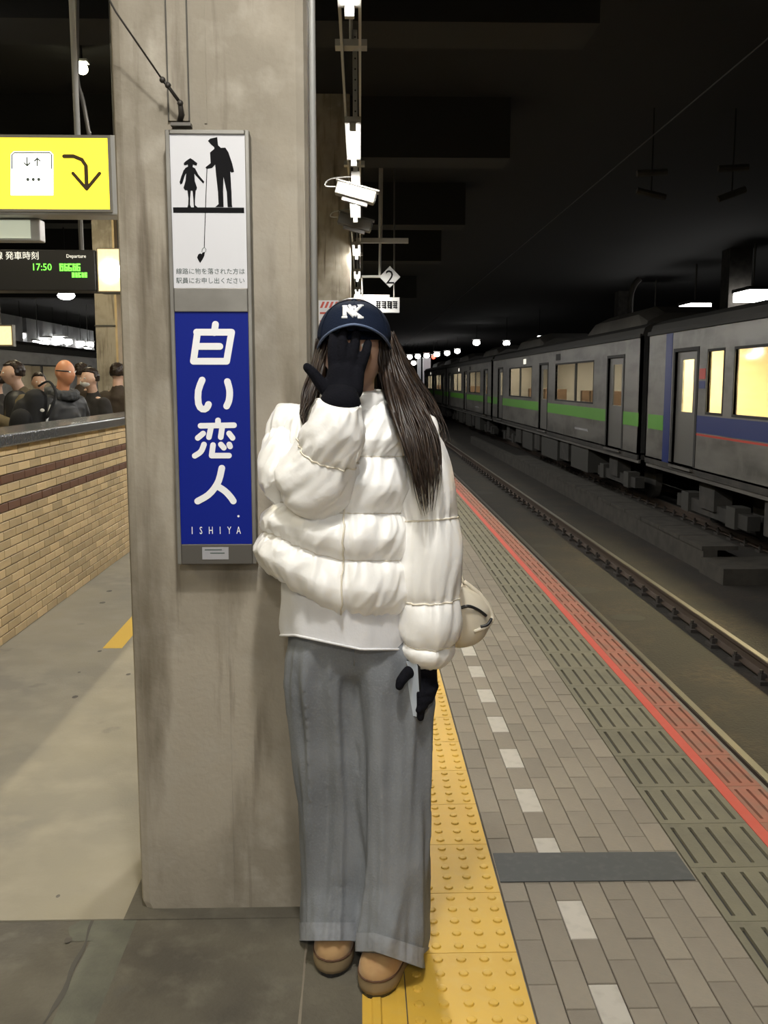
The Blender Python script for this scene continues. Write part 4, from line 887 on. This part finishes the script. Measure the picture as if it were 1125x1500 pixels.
lgl = loft_px(legL, 80, folds(1), 70); lgr = loft_px(legR, 80, folds(5), 70); lgr = hemdrop(lgr, lambda p: .03 * max(-.5, min(1, (p.x - .07) / .08)))
jm = MB().loft(lgl).loft(lgr).loft(loft_px([(905, 507, 82, .118, 0), (945, 509, 88, .122, 0), (985, 518, 94, .112, 0), (1012, 521, 50, .07, 0)], 80, lambda py, a: 0, 10))
jeans = part('jeans', jm, 'jeans', woman, True); remesh(jeans, .006, 5)
for rg_ in (lgl, lgr): part('hem', MB().loft([[p + (p - sum(r, Vector()) / len(r)).normalized() * .003 for p in r] for r in rg_[-5:]], cap=False), 'hem', jeans, True)
part('fly_seam', MB().tube([Wp(517, 948, -.124), Wp(519, 975, -.119)], .002, 6), 'jeans', jeans, True)
# --- boots
def boot(toe, heel, lab=None):
    toe = Vector(toe); heel = Vector(heel); ax = (heel - toe); L = ax.length; ax.normalize(); sd = Vector((-ax.y, ax.x, 0))
    hw_ = lambda t_: .050 * (max(0, 1 - (1 - min(t_ / .30, 1)) ** 2.2)) ** .5 * (1 - .16 * math.exp(-((t_ - .62) / .2) ** 2)) * (1 if t_ < .85 else max(.05, 1 - ((t_ - .85) / .152) ** 2) ** .5)
    n = 30; ts = [.004 + .992 * (i / n) for i in range(n + 1)]
    def outline(z, g=0.0): return [toe + ax * (t_ * L) + sd * (hw_(t_) + g) + Z_ * z for t_ in ts] + [toe + ax * (t_ * L) - sd * (hw_(t_) + g) + Z_ * z for t_ in reversed(ts)]
    up = [outline(.046, -.002)]; rgs = []
    for t_ in ts:
        hh = lerp_tab([(0, .012), (.05, .030), (.15, .044), (.3, .053), (.5, .066), (.7, .09), (1, .10)], t_)[0]; w_ = max(hw_(t_) + .001, .002)
        rgs.append([toe + ax * (t_ * L) + sd * (w_ * math.copysign(abs(math.cos(a)) ** .55, math.cos(a))) + Z_ * (.043 + hh * abs(math.sin(a)) ** .75) for a in [PI * k / 16 for k in range(17)]])
    b_ = part('boot', MB().loft(rgs), 'suede', woman, True)
    part('sole', MB().loft([outline(.010), outline(.020, .003), outline(.038, .003), outline(.044, .001)]), 'sole', b_, True)
    part('outsole', MB().loft([outline(0.0, -.004), outline(.010, 0)]), 'black', b_)
    o = outline(.046, .0005); part('welt', MB().tube(o + [o[0]], .0032, 6), 'welt', b_, True)
boot((-.083, 2.25, 0), (-.05, 2.49, 0)); boot((.018, 2.165, 0), (.115, 2.39, 0))
# --- gloves (rounded finger chains fused into one skin)
def glove(nm, palm, fingers, cuff, vox=.0032):
    mb = MB()
    for a, ra, b, rb in palm: mb.cap_seg(a, ra, b, rb)
    for fch in fingers:
        for (a, ra), (b, rb) in zip(fch, fch[1:]): mb.cap_seg(a, ra, b, rb)
    g = part(nm, mb, 'glove', woman, True); remesh(g, vox, 4)
    part('cuff', MB().tube(cuff[0], cuff[1], 24, True), 'glove', g, True); return g
d0 = -.175
def H(px, py, dd=0): return Wp(px, py, d0 + dd)
palm = [(H(491, 577), .026, H(493, 545, .01), .022), (H(508, 577), .028, H(507, 545, .01), .022), (H(518, 572), .022, H(522, 547, .012), .019), (H(500, 590, -.01), .03, H(503, 570), .03)]
fg = [[(H(489, 545, .01), .0125), (H(487, 522, .012), .012), (H(487, 505, .018), .011), (H(488, 492, .03), .0095)],
      [(H(502, 545, .01), .013), (H(501, 518, .010), .012), (H(502, 498, .016), .011), (H(503, 484, .03), .0095)],
      [(H(514, 546, .012), .0125), (H(516, 521, .012), .0125), (H(520, 503, .018), .0115), (H(522, 488, .032), .010)],
      [(H(525, 549, .014), .0122), (H(531, 531, .012), .0118), (H(536, 517, .014), .0112), (H(539, 503, .024), .010)],
      [(H(486, 580), .018), (H(470, 562, -.004), .015), (H(459, 547, -.006), .0125), (H(450, 538, -.004), .0105)]]
glove('glove', palm, fg, ([H(497, 606, -.02), H(499, 588, -.01), H(501, 572)], [.046, .046, .037]))
d0 = -.06
palm = [(H(608, 978, -.01), .024, H(609, 996, -.02), .020), (H(620, 978), .026, H(622, 1004, -.02), .022), (H(630, 982), .018, H(632, 1003, -.008), .016)]
fg = [[(H(613, 994, -.02), .013), (H(617, 1016, -.052), .012), (H(617, 1034, -.060), .011), (H(616, 1051, -.058), .0095)],
      [(H(620, 1000, -.02), .013), (H(625, 1018, -.046), .012), (H(621, 1034, -.060), .011), (H(614, 1040, -.064), .0095)],
      [(H(628, 1000, -.01), .0125), (H(633, 1014, -.03), .0115), (H(629, 1025, -.05), .0105), (H(620, 1028, -.062), .0095)],
      [(H(633, 996, 0), .0115), (H(637, 1005, -.015), .0105), (H(634, 1013, -.036), .0095), (H(626, 1016, -.052), .009)],
      [(H(604, 980, -.02), .0175), (H(594, 989, -.06), .0145), (H(587, 998, -.082), .0125), (H(585, 1005, -.085), .0105)]]
glove('glove', palm, fg, ([H(622, 958, .01), H(620, 975), H(619, 988)], [.032, .036, .034]))
# --- cap
ccn = Wp(519, 497, .0)
cap = MB(); rgs = []
for i in range(17):
    t_ = i / 16 * PI / 2; rgs.append([ccn + Vector((.0905 * math.cos(t_) ** .8 * math.cos(2 * PI * k / 48), .108 * math.cos(t_) ** .8 * math.sin(2 * PI * k / 48), .091 * math.sin(t_) + .006 * math.sin(2 * PI * k / 48) * math.cos(t_))) for k in range(48)])
crown = part('cap', cap.loft(rgs), 'cap', woman, True)
part('cap_button', MB().ell(ccn + Vector((0, 0, .092)), (.008, .008, .005), 10, 6), 'cap', crown, True)
for k in range(6):
    a = PI / 6 + k * PI / 3; part('panel_seam', MB().tube([ccn + Vector((.0912 * math.cos(t_) ** .8 * math.cos(a), .1087 * math.cos(t_) ** .8 * math.sin(a), .0917 * math.sin(t_))) for t_ in [PI / 2 * j / 12 for j in range(12)]], .0011, 5), 'cap', crown, True)
def brim_pt(u, v):                            # u -1..1 across, v 0..1 outwards
    a = -PI / 2 + u * 1.18; base = ccn + Vector((.090 * math.cos(a), .108 * math.sin(a), .006))
    ln = .072 * (1 - abs(u) ** 2.6); return base + Vector((u * .004 * v, -ln * v, -.030 * abs(u) ** 1.8 * (.35 + .65 * v) + .006 * v * (1 - abs(u)) + .012 * (1 - abs(u) ** 2)))
rgs = [[brim_pt(-1 + 2 * i / 40, v) + Z_ * .003 for v in (0, .25, .5, .75, 1)] + [brim_pt(-1 + 2 * i / 40, v) - Z_ * .001 for v in (1, .75, .5, .25, 0)] for i in range(41)]
brim = part('brim', MB().loft(rgs), 'cap', crown, True)
part('brim_edge', MB().tube([brim_pt(-1 + 2 * i / 40, 1.0) + Z_ * .001 for i in range(41)], .0030, 8), 'capedge', brim, True)
# interlocked white letters on the crown front
def crown_at(px, py):
    d = ray(px, py); o = Vector((0, 0, CAMH)); lo = None
    for k in range(400):
        t_ = 2.0 + k * .0015; p = o + d * t_ / d.y; q = p - ccn
        if (q.x / .0905) ** 2 + (q.y / .108) ** 2 + (q.z / .091) ** 2 <= 1: return p
    return o + d * 2.26 / d.y
mb = MB()
for st_, r_ in (([(505, 450), (505, 464)], .0052), ([(505, 450), (519, 464)], .0052), ([(519, 450), (519, 464)], .0052), ([(512, 448), (517, 456)], .004), ([(529, 448), (520, 457)], .004), ([(518, 457), (529, 465)], .0042), ([(502, 449), (509, 449)], .003), ([(524, 448), (532, 448)], .003), ([(501, 465), (509, 465)], .003), ([(524, 465.5), (532, 465.5)], .003)):
    a, b = Vector(st_[0]), Vector(st_[1]); pts = [crown_at(*(a + (b - a) * k / 5)) + Vector((0, -.001, 0)) for k in range(6)]; mb.tube(pts, r_, 8)
part('cap_emblem', mb, 'white_ink', crown, True, label='white raised interlocked letters')
# --- hair
hm = MB(); rnd = random.Random(3)
hr = []
for i in range(15):
    t_ = -.62 + i / 14 * (PI / 2 + .62); hr.append([hc + Vector((.088 * math.cos(t_) * math.cos(2 * PI * k / 40), .022 + .098 * math.cos(t_) * math.sin(2 * PI * k / 40) * (1 if math.sin(2 * PI * k / 40) > 0 else .45), .02 + .105 * math.sin(t_))) for k in range(40)])
hm.loft(hr)
def locks(g1, g2, n, r0, lens=(.75, 1.0), jit=3, dj=.012):
    for q in range(n):
        f = rnd.random(); ln = rnd.uniform(*lens); pts = []; ph = rnd.uniform(0, 6)
        ctl = [Vector(a) + (Vector(b) - Vector(a)) * f for a, b in zip(g1, g2)]
        sp_ = spline([(c.x + rnd.uniform(-jit, jit), c.y + rnd.uniform(-jit, jit), c.z * 1000 + rnd.uniform(-dj, dj) * 1000) for c in ctl], 22)
        k_ = max(6, int(22 * ln)); pts = [Wp(p.x + 1.6 * math.sin(i * .55 + ph), p.y, p.z / 1000) for i, p in enumerate(sp_[:k_ + 1])]
        rad = r0 * rnd.uniform(.6, 1.25); hm.tube(pts, [rad * (.75 + .5 * math.sin(PI * min(1, i / k_ * 1.1))) * (1 - (i / k_) ** 3 * .92) for i in range(k_ + 1)], 6, True, 0, .55)
# over the shoulder to the front
locks([(560, 498, -.03), (564, 545, -.06), (574, 595, -.14), (592, 650, -.195), (606, 710, -.205), (622, 764, -.20)], [(572, 488, .0), (592, 545, -.02), (620, 595, -.085), (640, 640, -.14), (644, 695, -.165), (634, 758, -.175)], 150, .0062, (.72, 1.0))
# loose outer strands behind the shoulder
locks([(568, 490, .03), (584, 540, .03), (606, 590, .0), (622, 625, -.04), (636, 655, -.09)], [(572, 488, .04), (602, 540, .05), (634, 590, .05), (654, 630, .03), (658, 672, .0)], 70, .005, (.6, 1.0), 4)
# beside the jaw
locks([(556, 500, -.055), (556, 530, -.06), (560, 560, -.07), (572, 595, -.085)], [(568, 498, -.02), (572, 530, -.02), (576, 562, -.03), (588, 600, -.06)], 34, .006, (.8, 1.0), 2)
# on the raised-arm side
locks([(478, 500, -.06), (470, 540, -.07), (458, 580, -.09), (449, 610, -.11), (448, 634, -.125)], [(467, 496, -.01), (456, 540, -.03), (444, 578, -.07), (440, 604, -.10), (447, 632, -.12)], 60, .0055, (.75, 1.0), 2.5)
# down the back
locks([(470, 505, .08), (465, 580, .12), (470, 660, .17), (480, 720, .17)], [(570, 505, .08), (585, 580, .12), (590, 660, .17), (580, 720, .17)], 60, .009, (.8, 1.0), 4)
part('hair', hm, 'hair', woman, True)
# --- bag behind the arm, phone in the hand
bc = Wp(662, 898, .12); bag = thing('shoulder_bag', 'small cream puffy bag tucked behind the hanging white sleeve', 'bag', bc)
rgs = []
for i in range(25):
    th = PI * min(max(i / 24, .02), .98); z = -math.cos(th)
    rgs.append([bc + Vector((.105 * math.copysign(abs(math.cos(a)) ** .7, math.cos(a)) * math.sin(th) ** .75, .06 * math.sin(a) * math.sin(th) ** .6, .085 * z - .01 * math.cos(a))) + Vector((1, 0, .3)) * .006 * nz(math.cos(a) * 3, z * 3, 2) for a in [2 * PI * k / 40 for k in range(40)]])
bb = part('body', MB().loft(rgs), 'bag', bag, True)
part('zipper', MB().tube(spline([Wp(668, 893, .055), Wp(685, 888, .052), Wp(700, 893, .062), Wp(712, 902, .075)], 12), .0045, 6), 'black', bag, True)
part('piping', MB().tube(spline([Wp(694, 925, .07), Wp(714, 917, .075), Wp(721, 905, .10), Wp(716, 888, .10), Wp(700, 868, .10), Wp(680, 852, .10)], 20), .0055, 8), 'bag', bag, True)
part('end_tab', MB().tube(spline([Wp(704, 918, .068), Wp(714, 915, .07), Wp(720, 906, .08)], 8), .004, 6), 'black', bag, True)
part('strap', MB().tube(spline([Wp(680, 856, .13), Wp(655, 780, .16), Wp(625, 700, .175), Wp(590, 625, .14)], 20), .009, 8, True, 0, .35), 'bag', bag, True)
ph = thing('phone', 'slim silver phone held in the lowered black glove', 'phone', Wp(603, 1022, -.105))
a_ = math.radians(40); u = Vector((math.cos(a_), -math.sin(a_), 0)); nn = Vector((math.sin(a_), math.cos(a_), 0)); pc_ = Wp(603, 1013, -.098); up_ = Vector((-.06, 0, 1)).normalized()
def pbox(u0, u1, z0, z1, d0_, d1_):
    u0 *= .8; u1 *= .8
    pts = []; rc = min(.009, (u1 - u0) / 3)
    for (cu, cz, s0) in ((u1 - rc, z1 - rc, 0), (u0 + rc, z1 - rc, 1), (u0 + rc, z0 + rc, 2), (u1 - rc, z0 + rc, 3)):
        for k in range(5): an = s0 * PI / 2 + k * PI / 8; pts.append((cu + rc * math.cos(an), cz + rc * math.sin(an)))
    return MB().prism(pts, pc_ + nn * d0_, u, up_, nn * (d1_ - d0_))
pbod = part('body', pbox(-.035, .035, -.062, .08, -.004, .004), 'black', ph); part('back_glass', pbox(-.033, .033, -.060, .078, -.0048, -.004), 'phone', ph); part('screen', pbox(-.033, .033, -.060, .078, .004, .0046), 'black', ph)
part('camera_bump', pbox(-.03, -.006, .045, .074, -.0065, -.0048), 'steel', ph)
part('strap_loop', MB().tube(spline([Wp(628, 1010, -.07), Wp(632, 1030, -.07), Wp(630, 1042, -.07), Wp(626, 1030, -.07)], 14), .0012, 6), 'galv', ph, True)

# ================================================================== WAITING PEOPLE BEYOND THE PARAPET
def figure(px, head_py, Y, yaw, label, coat, hair_m, skin='skin', hair='cap', hunch=0.0, arms='down', extras=None, hs=1.0):
    hp = P(px, head_py, Y); ht = hp.z + .13; x, z = hp.x, hp.z
    r = thing('person', label, 'person', (x, Y, 0), 'people waiting beyond the brick parapet')
    cy_, sy_ = math.cos(yaw), math.sin(yaw)
    def L(a, b, c): return Vector((x + a * cy_ - b * sy_, Y + a * sy_ + b * cy_, c))      # local: -y is forward
    b_ = MB(); s_ = ht / 1.72
    hd = []
    for rg in head_grid(Vector((0, 0, 0)), .078, .098, .115, 20, 16): hd.append([L(p.x, p.y - hunch, z + p.z) for p in rg])
    b_.loft(hd)
    for e in (-1, 1): b_.ell(L(e * .08, -hunch, z - .01), (.014, .014, .03), 8, 6)
    b_.cap_seg(L(0, .02 - hunch, z - .07), .055, L(0, .03, z - .2), .06); b_.cap_seg(L(0, .02, z - .3), .10, L(0, 0, .95), .11)
    sh = z - .26; hnd = {}
    for e in (-1, 1):
        if arms == 'phone': el, wr_ = L(e * .24, -.05, sh - .27), L(e * .07, -.30, sh - .13)
        else: el, wr_ = L(e * .26, .02, sh - .28), L(e * .25, -.06, sh - .52)
        b_.cap_seg(L(0, .02, sh + .02), .06, L(e * .18, .02, sh), .05); b_.cap_seg(L(e * .18, .02, sh), .045, el, .036); b_.cap_seg(el, .036, wr_, .027)
        hd_ = (wr_ - el).normalized(); tip = wr_ + hd_ * .09; b_.cap_seg(wr_, .026, wr_ + hd_ * .06, .03)
        for k in range(4): b_.cap_seg(wr_ + hd_ * .05 + Vector((0, 0, .022 - k * .015)), .011, tip + hd_ * (.05 - .008 * abs(k - 1)) + Vector((0, 0, .02 - k * .014)), .009)
        b_.cap_seg(wr_ + hd_ * .01, .014, wr_ + hd_ * .05 + Vector((0, 0, .05)), .011); hnd[e] = (el, wr_)
        b_.cap_seg(L(e * .09, 0, .92), .09, L(e * .1, -.01, .5), .055); b_.cap_seg(L(e * .1, -.01, .5), .055, L(e * .1, .02, .08), .04); b_.cap_seg(L(e * .1, .02, .06), .04, L(e * .11, -.14, .04), .035)
    bd = part('body', b_, skin, r, True); remesh(bd, .011, 3)
    c_ = MB(); c_.cap_seg(L(-.1, .02, sh - .06), .115, L(-.08, 0, .82), .15); c_.cap_seg(L(.1, .02, sh - .06), .115, L(.08, 0, .82), .15); c_.cap_seg(L(0, .0, sh - .12), .14, L(0, 0, .8), .15); c_.cap_seg(L(0, .03, sh + .07), .078, L(0, .03, sh - .03), .11)
    for e in (-1, 1): el, wr_ = hnd[e]; c_.cap_seg(L(e * .17, .02, sh - .02), .085, el, .07); c_.cap_seg(el, .068, wr_, .052)
    ct = part('coat', c_, coat, r, True); remesh(ct, .014, 4); displace(ct, .12, .03)
    t_ = MB()
    for e in (-1, 1): t_.cap_seg(L(e * .09, 0, .9), .11, L(e * .1, 0, .5), .085); t_.cap_seg(L(e * .1, 0, .5), .085, L(e * .1, .01, .12), .075)
    remesh(part('trousers', t_, 'trousers', r, True), .014, 3)
    for e in (-1, 1): s2 = MB(); s2.cap_seg(L(e * .1, .05, .05), .05, L(e * .11, -.15, .045), .045); remesh(part('shoe', s2, 'black', r, True), .012, 2)
    if hair == 'full':
        hh = MB(); hg = []
        for i in range(11):
            q = -.45 + i / 10 * (PI / 2 + .45); hg.append([L(.088 * math.cos(q) * math.cos(2 * PI * k / 24), .02 - hunch + .105 * math.cos(q) * math.sin(2 * PI * k / 24) * (1 if math.sin(2 * PI * k / 24) > 0 else 1.24 if q > .38 else .3), z + .02 + .108 * math.sin(q)) for k in range(24)])
        ho = part('hair', hh.loft(hg), 'hair', r, True); remesh(ho, .009, 2); displace(ho, .03, .02)
    for e in (-1, 1): part('eye', MB().ell(L(e * .03, -.087 - hunch, z + .006), (.011, .006, .007), 8, 6), 'eye', bd, True)
    if extras: extras(r, L, z, sh, hnd)
    return r
def ex_olive(r, L, z, sh, hnd):
    q = MB(); q.cap_seg(L(-.06, -.02, sh - .02), .12, L(-.06, 0, .9), .15); q.cap_seg(L(.06, -.02, sh - .02), .12, L(.06, 0, .9), .15); v = part('dark_vest', q, 'leather', r, True); remesh(v, .014, 3)
def ex_bald(r, L, z, sh, hnd):
    part('glasses', MB().tube(spline([L(.086, .0, z + .02), L(.075, -.075, z + .015), L(.02, -.105, z + .01), L(-.02, -.105, z + .01), L(-.075, -.075, z + .015), L(-.086, 0, z + .02)], 20), .006, 6), 'black', r, True)
    q = MB()
    for k in range(14): a = PI * 2 * k / 14; q.ell(L(.115 * math.cos(a), .03 + .115 * math.sin(a), sh + .075 + .02 * math.sin(a)), (.045, .045, .05), 8, 6)
    f = part('fur_collar', q, 'fur', r, True); remesh(f, .012, 2); displace(f, .02, .03)
    for e in (-1,):
        el, wr_ = hnd[e]; o_ = Vector((.05, -.10, 0))
        part('sleeve_stripe', MB().tube([L(e * .17, .02, sh - .02) + o_, el + o_ * .95, wr_ + o_ * .75], .016, 8, True, 0, .5), 'stripe', r, True)
def ex_mask(r, L, z, sh, hnd):
    part('face_mask', MB().ell(L(0, -.075, z - .045), (.062, .045, .045), 14, 10), 'mask', r, True)
PB = [figure(26, 547, 9.5, math.radians(-62), 'person with short black hair in an olive jacket looking down at hands', 'olive', 'hair', 'skin', 'full', .05, 'phone', ex_olive),
      figure(93, 546, 8.7, math.radians(60), 'bald person with glasses in a black leather jacket with pale sleeve stripe', 'leather', None, 'skin_red', None, .02, 'down', ex_bald),
      figure(121, 546, 12.2, math.radians(150), 'dark haired person in brown coat half hidden behind the bald one', 'brown', 'hair', 'skin', 'full'),
      figure(133, 555, 10.7, math.radians(-35), 'person in a black coat wearing a white face mask', 'coat', 'hair', 'skin', 'full', .02, 'down', ex_mask),
      figure(173, 547, 11.3, math.radians(172), 'person in a dark brown coat seen from behind near the column', 'brown', 'hair', 'skin', 'full'),
      figure(57, 560, 12.0, math.radians(20), 'person in grey standing back between the olive and leather jackets', 'grey', 'hair', 'skin', 'full'),
      figure(-8, 558, 10.6, math.radians(-90), 'person in a dark coat at the end of the parapet beside the olive jacket', 'coat', 'hair', 'skin', 'full')]
c = P(48, 596, 8.5); bk = thing('backpack', 'black backpack with a white badge carried by the leather jacketed person', 'backpack', c)
q = MB(); q.cap_seg(c + Vector((0, 0, -.17)), .13, c + Vector((.03, 0, .05)), .11); q.cap_seg(c + Vector((-.1, -.02, -.17)), .11, c + Vector((-.06, -.02, -.02)), .1); o = part('pack', q, 'bag_black', bk, True); remesh(o, .012, 5)
part('front_pocket', MB().ell(c + Vector((-.06, -.13, -.12)), (.10, .05, .11), 14, 10), 'bag_black', bk, True); part('badge', MB().ell(P(62, 601, 8.34), (.02, .006, .015), 10, 6), 'mask', bk, True)
part('strap', MB().tube(spline([c + Vector((.06, 0, .18)), c + Vector((.16, -.02, .22)), c + Vector((.22, -.05, .1)), c + Vector((.14, -.08, -.1))], 12), .018, 8, True, 0, .5), 'bag_black', bk, True)
